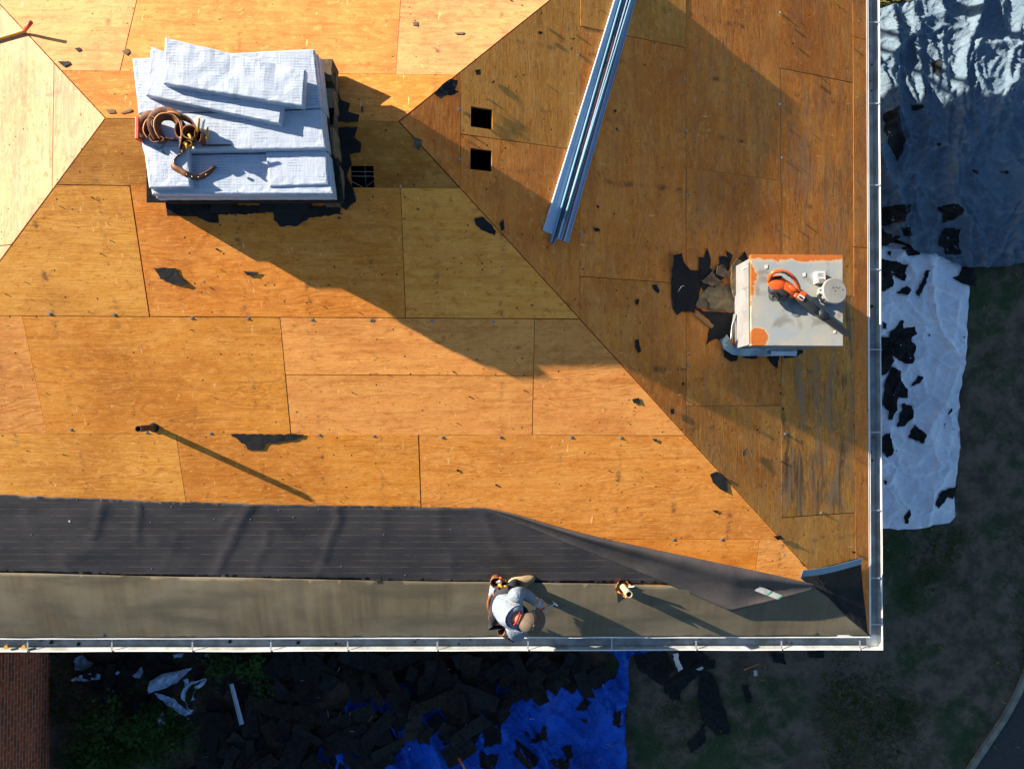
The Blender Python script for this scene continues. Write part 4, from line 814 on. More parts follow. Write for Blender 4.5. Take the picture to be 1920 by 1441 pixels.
scrap(RT, Z5([(940, 1085), (1060, 1085), (1035, 1205), (980, 1150)]), 'black felt tooth hanging below the right part of the chimney flashing')
scrap(RT, Z5([(1100, 1060), (1260, 1035), (1275, 1060), (1200, 1100), (1100, 1110)]), 'black felt sliver at the right end of the chimney flashing')
m = MB(); m.ribbon([RT.hit(1302, 587)+RT.N*.012, RT.hit(1334, 613)+RT.N*.016], .02, .04); tag(m.build('wood_stick', basic('pine_stick', (.42, .2, .07), None, 9)), 'short orange wooden stick beside the black felt left of the chimney', 'wood stick')
m = MB(); m.ribbon([RT.hit(1268, 548)+RT.N*.03, RT.hit(1272, 538)+RT.N*.05, RT.hit(1277, 537)+RT.N*.04], .02, .003); tag(m.build('flashing_scrap', STEEL), 'shiny bent metal scrap on the hooked black felt sheet', 'metal scrap')
tiny = []
for fr, pts, lb in [
    (FR, [(289, 502), (331, 502), (334, 515), (352, 531), (346, 535), (321, 530), (302, 523)], 'dark felt flake with a tail on the orange sheet right of the yellow sheet'),
    (FR, [(457, 508), (487, 510), (478, 517), (465, 516)], 'small curled felt flake near the middle of the orange sheet'),
    (FR, [(433, 813), (570, 813), (567, 820), (540, 826), (525, 828), (497, 832), (495, 842), (465, 842), (460, 832), (448, 825)], 'wide flat felt remnant along the plywood joint above the dark underlayment'),
    (FR, [(889, 410), (905, 406), (918, 418), (930, 433), (928, 441), (905, 432), (893, 422)], 'black felt scrap at the hip beside the yellowish swirled sheet'),
    (RT, [(936, 418), (943, 412), (945, 430), (939, 434)], 'narrow black felt flake just right of the front hip below the channels'),
    (FR, [(1331, 888), (1345, 883), (1362, 898), (1364, 922), (1350, 916), (1336, 903)], 'black felt scrap with glossy creases at the hip low on the roof'),
    (RT, [(775, 258), (790, 263), (788, 275), (784, 284), (776, 275)], 'small greenish black felt scrap by the hip just below the ridge end'),
    (RT, [(1222, 534), (1230, 533), (1236, 545), (1234, 550), (1226, 544)], 'small black felt flake between the front hip and the chimney debris'),
    (RT, [(1190, 638), (1196, 635), (1201, 658), (1196, 662), (1190, 650)], 'upright black felt flake right of the front hip in the middle of the roof'),
    (RT, [(1391, 846), (1400, 838), (1398, 850), (1391, 856)], 'little black felt flake on the low olive sheet'),
    (RT, [(1190, 562), (1197, 560), (1196, 570), (1191, 572)], 'tiny black felt flake left of the hooked sheet'),
    (FR, [(1185, 748), (1198, 745), (1200, 756), (1188, 755)], 'pair of black crumbs on the pale sheet near the hip'),
    (RT, [(1256, 768), (1263, 766), (1264, 775), (1258, 776)], 'black crumb on the right slope close to the hip'),
    (FR, [(1222, 822), (1232, 822), (1230, 828)], 'black crumb on the course joint near the hip'),
    (FR, [(1335, 955), (1348, 957), (1342, 961)], 'thin black flake on the lowest orange sheet'),
    (RT, [(1450, 1005), (1463, 1003), (1470, 1010), (1458, 1012)], 'grey black flake across the hip near the bottom corner'),
    (RT, [(1596, 1032), (1604, 1034), (1600, 1038)], 'tiny black flake near the right gutter above the membrane corner'),
    (BK, [(229, 97), (240, 92), (244, 99), (238, 105)], 'round olive felt pellet left of the wrapped stack'),
    (BK, [(110, 118), (130, 116), (133, 122), (121, 127)], 'grey felt flake at the left hip on the back slope'),
    (BK, [(141, 92), (150, 90), (153, 96), (147, 98)], 'small curled flake above the grey one on the back slope'),
    (BK, [(200, 207), (214, 206), (218, 213), (205, 214)], 'grey green shingle crumb at the left end of the ridge'),
    (BK, [(226, 213), (247, 205), (248, 210), (230, 215)], 'grey green shingle sliver on the ridge beside the stack'),
    (BK, [(852, 63), (872, 62), (868, 66), (856, 66)], 'long brown flake in the middle of the pale back sheet'),
    (BK, [(774, 43), (783, 42), (783, 50), (775, 49)], 'brown crumb near the left edge of the pale back sheet'),
    (RT, [(1008, 60), (1017, 60), (1016, 65), (1010, 64)], 'tiny black crumb beside the right hip near the top'),
    (RT, [(890, 133), (900, 131), (901, 141), (893, 142)], 'round black crumb above the upper square hole'),
    (RT, [(1069, 73), (1078, 73), (1076, 76)], 'flat black crumb left of the metal channels'),
    (RT, [(1118, 384), (1124, 388), (1120, 391)], 'black crumb right of the channels\' lower end'),
    (RT, [(1112, 427), (1122, 428), (1125, 433), (1116, 434)], 'black flake below and right of the channels'),
    (RT, [(1387, 262), (1392, 264), (1390, 270)], 'black crumb on the brown sheet high above the chimney')]:
    scrap(fr, pts, lb, SHINGB if ('olive' in lb or 'green' in lb or 'brown' in lb) else FELT, curl=.02, sp=.03, h=.008)
scrap(RT, [(813, 178), (826, 162), (842, 150), (857, 152), (852, 170), (860, 174), (845, 181), (832, 182), (825, 187)], 'crumpled grey black felt piece hanging over the back hip near its foot', curl=.10, h=.02)
scrap(FR, [(368, 398), (410, 400), (410, 418), (395, 417), (372, 408)], 'ragged grey felt flap below the leftmost black bundle', curl=.03)
scrap(FR, [(512, 392), (600, 388), (640, 380), (638, 402), (580, 408), (552, 425), (525, 424), (515, 412)], 'large ragged black felt flap below the front right of the stack', curl=.05)
scrap(FR, [(618, 238), (670, 238), (664, 258), (678, 268), (676, 286), (656, 290), (660, 308), (650, 330), (662, 352), (668, 378), (650, 394), (630, 382), (618, 392)], 'ragged black felt strip, added as the stack shadow, along the right end of the stack beside the small hole', curl=.02)  # black felt put in as the jagged shadow beside the stack
scrap(BK, [(616, 168), (634, 172), (640, 188), (656, 194), (652, 210), (674, 216), (672, 229), (618, 229)], 'stepped black felt piece at the stack\'s right end on the back slope', curl=.02)  # back slope part of that shadow, laid as black felt
scrap(FR, [(405, 386), (500, 386), (498, 400), (410, 402)], 'black felt strip between the bundles below the stack', curl=.03)
m_ = 0; rnd = random.Random(11)
while m_ < 120:
    f = rnd.choice('FFFRRRB'); fr = DOM[f][0]; x = rnd.uniform(0, 1640); y = rnd.uniform(0, 940); u, v = fr.xy(x, y)
    if not inside(u, v, domain(f, .05)): continue
    if 240 < x < 640 and 60 < y < 400 or (1250 < x < 1600 and 470 < y < 690): continue
    s_ = rnd.choice((.006, .008, .010, .015)); a_ = rnd.uniform(0, 3); st_ = rnd.uniform(.35, 1)
    pl = [(u+s_*math.cos(a_+t_)*1, v+s_*st_*math.sin(a_*.5+t_)) for t_ in (0, 1.3, 2.5, 3.9, 5.2)]
    m = MB(); m.prism(fr, pl, .002, .008); tag(m.build('felt_crumb', FELT if rnd.random() < .8 else SHINGB), 'tiny dark crumb of torn felt loose on the bare plywood', 'felt crumb', 'tiny felt crumbs scattered on the plywood'); m_ += 1

for i in range(34):                              # grit and crumbs lying in the gutters
    if i % 2: x = rnd.uniform(-4.6, 5.1); y = gy-rnd.uniform(.03, .10)
    else: x = XE+.012+rnd.uniform(.03, .10); y = rnd.uniform(-5.1, 2.1)
    s_ = rnd.choice((.008, .012, .02)); m = MB(); m.prism(lvl(gz-.088), ragged([(x-s_, y-s_), (x+s_, y-s_*.6), (x+s_*.7, y+s_), (x-s_*.8, y+s_*.7)], .01, .003, i), .001, .010); tag(m.build('gutter_crumb', rnd.choice((SHINGB, SHINGD, SHINGT))), 'small crumb of shingle grit lying in the gutter trough', 'felt crumb', 'crumbs lying in the gutter troughs')
# yellow and red pole end at the upper left
def BL(px, py, h): return (LF if px < 48 else BK).up(h).hit(px, py)
pole = empty('striped_pole', BL(20, 68, 0), 'yellow bent pole with a red tip lying over the left hip', 'pole')
m = MB(); m.tube(catm([tuple(BL(x, y, h)) for x, y, h in ((-60, 88, .03), (-10, 74, .03), (25, 64, .03), (47, 57, .035))], 12), .017, 12); m.build('pole_shaft', YELLOW, pole, True)
m = MB(); m.tube([BL(46, 57, .035), BL(52, 50, .10), BL(58, 42, .16)], [.018, .018, .019], 12); m.build('pole_tip', REDP, pole, True)

# ------------------------------------------------------------------ tarps on the ground
def Z6(pts): return [(1600+x/2.88, y/2.88) for x, y in pts]
def Z7(pts): return [(1600+x/2.484, 440+y/2.484) for x, y in pts]
def wf(k2, x, y): return nz(x*k2, y*k2, 5)
def silver(x, y):
    wx_ = x+.35*nz(x*.8, y*.8, 2); wy_ = y+.3*nz(x*.9, y*.9, 8)
    v = .11*ridged(wx_*1.15, wy_*.22, 1)**5+.13*crease(wx_*1.35, wy_*.5, 0, 9)+.085*crease(wx_*2.9+.4*wy_, wy_*1.3, 3, 8)+.045*crease(wx_*5.5, wy_*3.6, 5, 6)+.016*crease(wx_*12, wy_*10, 7, 5)
    v = max(0, v)
    return .02+v
SP = pxpoly(GR, [(1500, 60), (1600, 35), (1650, 24), (1690, 14), (1722, 8), (1760, -20), (1830, -70), (2060, -80), (2060, 440), (1985, 470), (1935, 487), (1900, 497), (1850, 503), (1810, 504), (1788, 498), (1762, 484), (1720, 476), (1690, 466), (1665, 452), (1600, 430)])
tag(patch('silver_tarp', GR, ragged(SP, .12, .012, 2), .026, silver, SILVER, thick=.004), 'crumpled silver grey tarp on the ground right of the house, half sunlit', 'tarp')
WP = pxpoly(GR, Z7([(20, 60), (118, 50), (180, 38), (260, 70), (390, 100), (460, 110), (500, 130), (500, 180), (527, 240), (520, 400), (505, 560), (492, 700), (478, 760), (482, 800), (475, 860), (484, 950), (470, 1060), (468, 1120), (462, 1200), (466, 1310), (440, 1340), (360, 1350), (300, 1362), (200, 1372), (120, 1362), (20, 1350)]))
def white(x, y):
    a_ = x+.15*nz(x*1.2, y*1.2, 3); b_ = y+.15*nz(x*1.1, y*1.3, 9); return .03+max(-.015, .075*crease(a_*1.3, b_*.6, 0, 10)+.050*crease(a_*2.3, b_*1.9, 4, 10)+.020*crease(a_*6, b_*5, 6, 7))
tag(patch('white_tarp', GR, ragged(WP, .1, .010, 4), .032, white, WHTARP, thick=.004), 'long white canvas tarp on the shaded ground beside the right gutter', 'tarp')
BP = pxpoly(GR, [(1090, 1195), (1245, 1195), (1240, 1210), (1205, 1219), (1179, 1224), (1175, 1262), (1177, 1300), (1170, 1340), (1167, 1375), (1171, 1400), (1172, 1441), (1170, 1510), (560, 1510), (600, 1400), (640, 1330), (690, 1268), (900, 1276), (1060, 1282), (1152, 1268), (1160, 1240), (1150, 1222), (1120, 1216)])
def blue(x, y):
    a_ = x*.85+y*.5+.2*nz(x, y, 1); b_ = y*.85-x*.5; return .03+max(-.015, .17*crease(a_*1.5, b_*.35, 2, 9)+.085*crease(a_*3.1, b_*1.2, 4, 8)+.03*crease(a_*7, b_*5, 6, 6))
tag(patch('blue_tarp', GR, ragged(BP, .12, .012, 6), .033, blue, BLUET, thick=.004), 'bright blue crumpled tarp on the ground in front of the house', 'tarp')
onS = lambda x, y: silver(x, y)
def gscrap(pts, label, base=None, mat=SHING, name='torn_shingle', cat='shingle scrap', group=None, curl=.03, add=.02):
    poly = pxpoly(GR, pts); n = len(poly); a_ = sum(poly[i][0]*poly[(i+1) % n][1]-poly[(i+1) % n][0]*poly[i][1] for i in range(n))
    if a_ < 0: poly = poly[::-1]
    sz = math.sqrt(abs(a_)/2); sd = poly[0][0]*2.3; pl = ragged(poly, max(.03, sz*.12), .012, sd)
    xs = [p[0] for p in poly]; ys = [p[1] for p in poly]; bmax = 0
    def hh(x, y): return (base(x, y) if base else .01)+add+curl*max(0, nz(x*3, y*3, sd))
    return tag(patch(name, GR, pl, .045, hh, mat, thick=.005, smooth=False), label, cat, group)
for pts, lb in [([(130, 640), (205, 610), (215, 680), (260, 760), (245, 840), (220, 880), (200, 820), (130, 790)], 'big black felt sheet on the silver tarp where the sunlight ends by the gutter'),
    ([(400, 350), (450, 345), (445, 400), (430, 440), (405, 395)], 'black felt chip on the sunlit silver tarp'),
    ([(415, 1135), (490, 1120), (545, 1155), (500, 1205), (455, 1210), (445, 1165)], 'irregular black shingle on the shaded silver tarp, above the square one'),
    ([(435, 1290), (480, 1240), (555, 1245), (556, 1378), (470, 1382), (465, 1350), (435, 1335)], 'square black shingle near the bottom edge of the silver tarp'),
    ([(120, 1135), (240, 1130), (285, 1115), (280, 1160), (240, 1180), (230, 1220), (120, 1225)], 'wide black shingle by the gutter low on the silver tarp'),
    ([(120, 1225), (165, 1275), (210, 1295), (150, 1340), (110, 1340)], 'black shingle partly under the gutter where the silver tarp meets the white one'),
    ([(205, 1250), (280, 1248), (275, 1290), (250, 1290)], 'small black shingle beside the gutter low on the silver tarp'),
    ([(170, 125), (210, 120), (205, 180), (175, 170)], 'dark shingle chip at the top of the sunlit silver tarp near the gutter'),
    ([(755, 940), (810, 948), (790, 960)], 'thin black sliver on the right of the silver tarp'),
    ([(298, 570), (350, 590), (345, 605), (300, 600)], 'grey felt chip on the sunlit tarp just above the shadow edge'),
    ([(345, 500), (375, 485), (380, 515), (355, 540)], 'grey felt chip in a fold of the sunlit tarp'), ([(430, 785), (446, 785), (442, 805)], 'tiny black chip in the middle of the shaded silver tarp'), ([(605, 930), (650, 935), (640, 960), (610, 955)], 'small black chip beside the long fold of the shaded silver tarp')]:
    gscrap(Z6(pts), lb, silver, FELT if 'felt' in lb else SHING)
for pts, lb in [([(100, 110), (240, 145), (225, 220), (160, 195), (100, 180)], 'slanted black shingle at the top of the white tarp next to the gutter'),
    ([(100, 180), (165, 195), (172, 240), (122, 270), (100, 270)], 'black shingle tucked below the slanted one at the gutter'),
    ([(450, 205), (480, 190), (495, 150), (555, 165), (550, 245), (500, 235)], 'black shingle on the upper right corner of the white tarp'),
    ([(318, 170), (335, 172), (295, 290), (280, 280), (300, 220)], 'long narrow black shingle strip high on the white tarp'),
    ([(188, 270), (235, 242), (254, 262), (235, 285)], 'small black triangular shingle left of the narrow strip'),
    ([(200, 70), (270, 65), (300, 95), (245, 105)], 'black shingle at the very top of the white tarp'),
    ([(185, 425), (205, 400), (222, 405), (215, 440), (268, 430), (276, 465), (250, 480), (250, 500), (280, 520), (265, 600), (225, 600), (180, 575), (150, 560), (150, 455)], 'largest notched black shingle cluster on the white tarp'),
    ([(100, 480), (150, 480), (172, 590), (145, 640), (100, 665)], 'black shingle between the largest cluster and the gutter'),
    ([(160, 615), (205, 635), (205, 680), (243, 720), (243, 760), (200, 755), (190, 800), (170, 860), (150, 860), (155, 820), (120, 790), (130, 700)], 'long torn black shingle just below the largest cluster'),
    ([(290, 655), (313, 660), (300, 690), (258, 706)], 'small black shingle alone right of the long torn one'),
    ([(215, 785), (262, 795), (262, 850), (230, 890), (192, 895)], 'black shingle above the diamond shaped one'),
    ([(275, 878), (320, 930), (303, 970), (242, 940)], 'diamond shaped black shingle on the white tarp'),
    ([(115, 945), (155, 912), (160, 970), (168, 1020), (140, 1035), (115, 1000)], 'ragged black shingle at the gutter left of the diamond one'),
    ([(400, 1190), (468, 1170), (455, 1230), (430, 1215), (415, 1240), (380, 1270), (367, 1255)], 'hook shaped black shingle on the white tarp\'s lower right edge'),
    ([(238, 1270), (245, 1285), (240, 1340), (225, 1340), (224, 1300)], 'slim black shingle near the bottom of the white tarp'),
    ([(150, 80), (165, 82), (165, 110), (150, 95)], 'little black chip at the top left of the white tarp'), ([(112, 410), (134, 420), (130, 445), (112, 440)], 'small dark chip at the gutter above the largest cluster'), ([(333, 465), (345, 468), (342, 478)], 'tiny black chip right of the largest cluster'), ([(486, 478), (496, 476), (494, 488)], 'tiny black chip on the right edge of the white tarp'), ([(420, 830), (434, 805), (437, 812), (425, 838)], 'thin black sliver right of the diamond shingle'), ([(404, 880), (412, 875), (410, 905)], 'tiny black sliver beside a crease on the right of the white tarp'), ([(128, 1140), (140, 1142), (134, 1162)], 'tiny dark chip at the gutter low on the white tarp'), ([(172, 1000), (186, 1000), (180, 1006)], 'tiny black crumb beside the ragged gutter shingle')]:
    gscrap(Z7(pts), lb, white)
def Z3(pts): return [(600+x/3, 1180+y/3) for x, y in pts]
for pts, lb in [([(1480, 365), (1515, 385), (1480, 445), (1435, 440)], 'black shingle alone in the upper part of the blue tarp'), ([(1645, 435), (1690, 435), (1675, 515), (1640, 510)], 'black shingle at the right edge of the blue tarp'), ([(1255, 485), (1280, 590), (1210, 610), (1170, 610), (1240, 560)], 'star shaped black shingle on the blue tarp'),
    ([(1100, 590), (1230, 705), (1180, 780), (1095, 700)], 'big slanted black shingle low on the blue tarp'), ([(1350, 645), (1410, 630), (1420, 690), (1385, 695)], 'rounded black shingle low on the blue tarp'), ([(1285, 705), (1340, 675), (1395, 700), (1385, 765), (1330, 765)], 'black shingle just below the rounded one on the blue tarp'), ([(900, 665), (1010, 690), (980, 765), (900, 750)], 'black shingle at the left of the blue tarp by the hose'), ([(1460, 490), (1495, 490), (1495, 520)], 'small half round black chip on the blue tarp'), ([(1150, 555), (1170, 560), (1175, 585), (1155, 580)], 'tiny black chip left of the star shaped shingle'), ([(925, 445), (1015, 450), (1018, 635), (925, 630)], 'upright rectangular black shingle at the heap\'s edge on the blue tarp')]:
    gscrap(Z3(pts), lb, blue)
def Z4(pts): return [(1160+x/2.526, 1180+y/2.526) for x, y in pts]
for pts, lb in [([(390, 190), (440, 200), (475, 300), (520, 440), (525, 490), (460, 495), (385, 410), (375, 280)], 'long black shingle strip lying on the bare soil right of the blue tarp'), ([(205, 255), (400, 130), (445, 150), (300, 280), (220, 300)], 'slanted black shingle strip at the top of the bare soil'), ([(320, 540), (405, 440), (410, 530), (340, 580)], 'black shingle below the long strip on the soil'), ([(580, 265), (610, 255), (630, 335), (605, 340)], 'small upright black shingle alone on the soil'), ([(715, 110), (780, 105), (790, 160), (730, 150)], 'black shingle on the soil close under the front gutter'), ([(890, 100), (970, 90), (965, 130), (900, 130)], 'rightmost black shingle under the front gutter'), ([(240, 275), (295, 285), (290, 335), (240, 320)], 'small rounded black shingle beside the slanted strip'), ([(60, 90), (220, 100), (260, 180), (200, 260), (90, 180)], 'broad black shingle at the top corner of the blue tarp'), ([(260, 110), (380, 90), (430, 130), (300, 180)], 'black shingle touching the white flashing piece below the gutter'), ([(400, 140), (450, 135), (455, 180), (410, 190)], 'small black shingle above the long strip')]:
    gscrap(Z4(pts), lb)
# heap of torn shingles below the front gutter
VIS = [pxpoly(GR, Z3(p)) for p in ([(1010, 500), (1300, 400), (1430, 310), (1660, 270), (1655, 140), (1740, 130), (1740, 900), (930, 900), (900, 655), (1020, 640)], [(440, 730), (545, 640), (620, 620), (730, 570), (740, 680), (900, 690), (900, 900), (330, 900), (335, 770)], [(310, 310), (370, 350), (430, 335), (470, 450), (340, 405)], [(455, 535), (520, 520), (520, 600), (460, 590)], [(870, 430), (980, 420), (980, 470), (880, 470)], [(1140, 390), (1200, 400), (1210, 440), (1150, 440)], [(1360, 260), (1410, 250), (1400, 300), (1370, 300)], [(315, 620), (350, 620), (350, 680), (325, 660)])]
HR = pxpoly(GR, [(110, 1215), (1190, 1215), (1175, 1300), (1160, 1500), (60, 1500)])
rnd = random.Random(23); cnt = 0; tries = 0
def heapz(x, y):
    px, py = toimg((x, y, 0)); c_ = math.exp(-((px-760)/430)**2)*max(0, 1-abs(py-1290)/240); return .32*c_
def piece(x, y, z, L, W_, a_, tl_, label, group, mat):
    n = rnd.randint(5, 8); pts = []
    base_ = [(-L/2, -W_/2), (L*rnd.uniform(-.2, .2), -W_/2*rnd.uniform(.8, 1.1)), (L/2, -W_/2*rnd.uniform(.5, 1)), (L/2*rnd.uniform(.8, 1.1), W_/2), (L*rnd.uniform(-.2, .2), W_/2*rnd.uniform(.7, 1.1)), (-L/2*rnd.uniform(.7, 1.05), W_/2*rnd.uniform(.6, 1))]
    U = Vector((math.cos(a_), math.sin(a_), math.tan(tl_[0]))).normalized(); V_ = Vector((-math.sin(a_), math.cos(a_), math.tan(tl_[1]))); N2 = U.cross(V_).normalized(); V_ = N2.cross(U)
    fr = Fr((x, y, z), U, V_); pl = ragged(base_, .09, .009, x*3+y); cu = rnd.uniform(-.25, .35); n = len(pl)
    o = patch('torn_shingle', fr, pl, .11, lambda u, v: cu*(u*u)*1.2+.01*nz(u*8, v*8, x), mat, thick=.005, smooth=False); return tag(o, label, 'shingle scrap', group)
while cnt < 285 and tries < 9000:
    tries += 1; x = rnd.uniform(-5.6, 2.9); y = rnd.uniform(-8.6, -4.75)
    if not inside(x, y, HR) or x < wx+.55: continue
    px, py = toimg((x, y, 0))
    if px < 330 and py > 1300 and rnd.random() < .93: continue
    if px < 420 and rnd.random() < .5: continue
    bad = any(inside(x+dx, y+dy, V_) for V_ in VIS for dx, dy in ((0, 0), (.09, 0), (-.09, 0), (0, .09), (0, -.09)))
    if bad: continue
    L = rnd.choice((.22, .3, .38, .5, .7)); W_ = rnd.choice((.15, .22, .29)); hz_ = heapz(x, y)
    z = .07+hz_*rnd.uniform(.3, 1.1)+.10*rnd.random()
    piece(x, y, z, L, W_, rnd.uniform(0, 6.28), (rnd.gauss(0, .16), rnd.gauss(0, .16)), 'dark torn shingle in the big heap on the ground below the front gutter', 'torn shingles heaped below the front gutter', rnd.choice((SHING, SHING, FELT, SHINGD, SHING))); cnt += 1
# pale bits in the heap
for i in range(26):
    px = rnd.uniform(350, 1160); py = rnd.uniform(1222, 1435); q = GR.hit(px, py); a_ = rnd.uniform(0, 3.1); s_ = rnd.uniform(.02, .05); z = .36 if 600 < px < 950 else .24
    m = MB(); d = Vector((math.cos(a_), math.sin(a_), rnd.uniform(-.2, .2)))*s_; m.ribbon([q+Vector((0, 0, z))-d, q+Vector((0, 0, z+.01))+d], .016, .004, Vector((d.y, -d.x, .5))); tag(m.build('debris_chip', rnd.choice((PLAST, TANL, GALV, PAPER))), 'pale splinter of debris lying loose in the shingle heap', 'debris chip', 'pale splinters in the shingle heap')
def Z2(pts): return [(x/3, 1180+y/3) for x, y in pts]
def crumple(x, y, s): return .04+.05*ridged(x*3+s, y*2, 3)**2+.05*ridged(x*6+y*4, y*7+s, 6)**2+.02*nz(x*14, y*14, s)
for i, (pts, z, lb) in enumerate([([(845, 352), (850, 280), (920, 240), (1040, 215), (1092, 203), (1010, 285), (940, 320), (880, 335)], .25, 'largest wing shaped sheet of white plastic on the shingle heap'), ([(880, 340), (960, 360), (1030, 410), (1095, 455), (1060, 467), (1010, 448), (940, 402)], .22, 'long tapering white plastic strip below the wing shaped sheet'),
    ([(415, 270), (470, 238), (580, 225), (580, 265), (420, 283)], .1, 'narrow bluish plastic sheet near the brick wall'), ([(925, 440), (943, 515), (918, 525), (903, 500)], .2, 'small pointed white plastic piece above the juniper shrub'), ([(430, 150), (480, 130), (540, 180), (500, 225), (440, 215)], .06, 'dim grey plastic sheet close under the gutter at the left'), ([(660, 242), (690, 200), (706, 205), (680, 242)], .1, 'small greenish white plastic scrap left of the wing shaped sheet'), ([(1150, 163), (1165, 120), (1192, 118), (1162, 168)], .12, 'small white plastic scrap just below the gutter'), ([(990, 125), (1048, 122), (1035, 145), (995, 148)], .12, 'pale plastic scrap right under the gutter edge'), ([(765, 240), (835, 170), (850, 175), (800, 262)], .08, 'faint plastic strip left of the wing shaped sheet'), ([(620, 265), (640, 262), (660, 360), (640, 372)], .05, 'dim plastic strip standing above the shrub'), ([(1040, 270), (1070, 262), (1072, 295), (1048, 310)], .25, 'small white plastic tuft beside the looped strip')]):
    poly = pxpoly(lvl(z), Z2(pts)); n = len(poly); a_ = sum(poly[j][0]*poly[(j+1) % n][1]-poly[(j+1) % n][0]*poly[j][1] for j in range(n)); poly = poly[::-1] if a_ < 0 else poly
    tag(patch('plastic_sheet', lvl(z), ragged(poly, .04, .006, i), .022, lambda x, y, s=i: crumple(x, y, s), PLAST if i not in (4, 9) else ALUD, thick=.002), lb, 'plastic sheet')
m = MB(); q = catm([tuple(lvl(.30).hit(x/3, 1180+y/3)) for x, y in ((1085, 455), (1055, 440), (1036, 395), (1038, 345), (1068, 308), (1110, 290), (1148, 283), (1135, 305), (1105, 325), (1092, 350), (1085, 395))], 40)
m.ribbon([p+Vector((0, 0, .03*math.sin(i*.7))) for i, p in enumerate(q)], .07, .003, [Vector((.6*math.sin(i*.4), .8, .8)) for i in range(41)]); tag(m.build('plastic_strip', PLAST, smooth=True), 'looped ribbon of white plastic wrapping on the shingle heap', 'plastic strip')
def gch(pts, z, label, mat=ALU):
    poly = pxpoly(lvl(z), pts); m = MB(); m.prism(lvl(0), poly, z-.004, z); a_, b_, c_, d_ = [Vector((*p, z)) for p in poly]; m.ribbon([a_+Vector((.004, 0, .012)), d_+Vector((.004, 0, .012))], .024, .004); m.ribbon([(a_+b_)/2+Vector((0, 0, .007)), (c_+d_)/2+Vector((0, 0, .007))], .014, .008); return tag(m.build('metal_strip', mat), label, 'metal strip')
gch(Z2([(1293, 305), (1312, 302), (1372, 528), (1350, 533)]), .34, 'straight bright metal strip lying on the shingle heap')
scr = Z4([(250, 105), (275, 100), (282, 140), (298, 175), (275, 187), (262, 150)]); gscrap(scr, 'bent white flashing piece on the ground just below the gutter', None, WHITEP, 'flashing_scrap', 'metal scrap', None, .05, .08)
gscrap(Z4([(634, 190), (652, 187), (655, 212), (636, 214)]), 'small square white paper on the bare soil', None, PAPER, 'paper_scrap', 'paper scrap', None, .01, .02)
gscrap(Z4([(355, 172), (385, 160), (392, 168), (370, 178)]), 'small cream chip between the slanted strip and the gutter', None, PAPER, 'paper_scrap', 'paper scrap', None, .01, .12)
m = MB(); m.tube([GR.hit(1394, 1254)+Vector((0, 0, .02)), GR.hit(1423, 1242)+Vector((0, 0, .03))], [.012, .006], 6); tag(m.build('wood_splinter', TANL), 'thin tan splinter beside the small square paper', 'wood splinter')
hose = MB(); hose.tube(catm([tuple(lvl(.34).hit(x, y)) for x, y in ((861, 1421), (866, 1430), (871, 1441), (880, 1470), (900, 1500))], 16), .014, 10); hs = hose.build('air_hose', YELLOW, smooth=True); tag(hs, 'yellow air hose with a red end on the blue tarp', 'hose')
m = MB(); m.tube([lvl(.345).hit(860, 1420), lvl(.345).hit(866, 1431)], .018, 10); m.build('hose_end', REDP, hs)

# ------------------------------------------------------------------ shrubs
def juniper(cx, cy, r, h, n, label, seed):
    rnd = random.Random(seed); q = GR.hit(cx, cy); root = empty('juniper_shrub', q, label, 'shrub'); tw = MB(); vs = []; fs = []
    nb = 9+int(r*18)
    for b_ in range(nb):
        a_ = rnd.uniform(0, 6.28); L = r*rnd.uniform(.45, 1.1); e_ = q+Vector((math.cos(a_)*L, math.sin(a_)*L, h*rnd.uniform(.35, 1))); mid = q.lerp(e_, .5)+Vector((0, 0, h*.25)); tw.tube([q, mid, e_], [.014, .009, .003], 5)
        for k2 in range(n//nb):
            t_ = rnd.random()**.6; p = q.lerp(mid, t_*2) if t_ < .5 else mid.lerp(e_, t_*2-1); p = p+Vector((rnd.gauss(0, .07), rnd.gauss(0, .07), rnd.gauss(0, .04)))
            d = (Vector((math.cos(a_), math.sin(a_), .35))+Vector((rnd.gauss(0, .6), rnd.gauss(0, .6), rnd.gauss(0, .4)))).normalized(); s_ = rnd.uniform(.035, .085); sd_ = d.cross(Vector((0, 0, 1))+Vector((rnd.gauss(0, .5),)*3)).normalized()*s_*.13
            for w_ in (-1, 0, 1):
                dd = (d+sd_.normalized()*w_*.5).normalized(); i = len(vs); vs += [p-sd_, p+sd_, p+dd*s_]; fs.append((i, i+1, i+2))
    tw.build('branches', BARK, root); mk('foliage', vs, fs, LEAF, root)
juniper(235, 1385, .72, .45, 3600, 'large dark green juniper shrub half buried between the brick wall and the heap', 1)
juniper(310, 1352, .42, .40, 1500, 'smaller juniper sprawl on the right of the large shrub', 2)
juniper(185, 1420, .45, .35, 1200, 'low juniper sprawl at the bottom left beside the brick wall', 5)
juniper(492, 1252, .26, .5, 700, 'small green sprig poking through the shingle heap near the gutter', 3)
juniper(425, 1232, .22, .5, 420, 'small green sprig just under the gutter left of the other sprig', 4)

# ------------------------------------------------------------------ ladder on the far eave (its shadow falls on the silver tarp)
lad = empty('extension_ladder', (1.25, 6.45, 0), 'aluminium ladder leaning on the far eave, casting two lines on the silver tarp', 'ladder')
for s_ in (0, .42):
    m = MB(); m.ribbon([Vector((1.05+s_, 6.45, 0)), Vector((1.05+s_, 5.20, 4.0))], .07, .028, (0, 1, .3)); m.build('rail', ALU, lad)
for i in range(12):
    t_ = (i+.7)/12.6; m = MB(); m.tube([Vector((1.05, 6.45-1.25*t_, 4*t_)), Vector((1.47, 6.45-1.25*t_, 4*t_))], .013, 8); m.build('rung', ALU, lad)

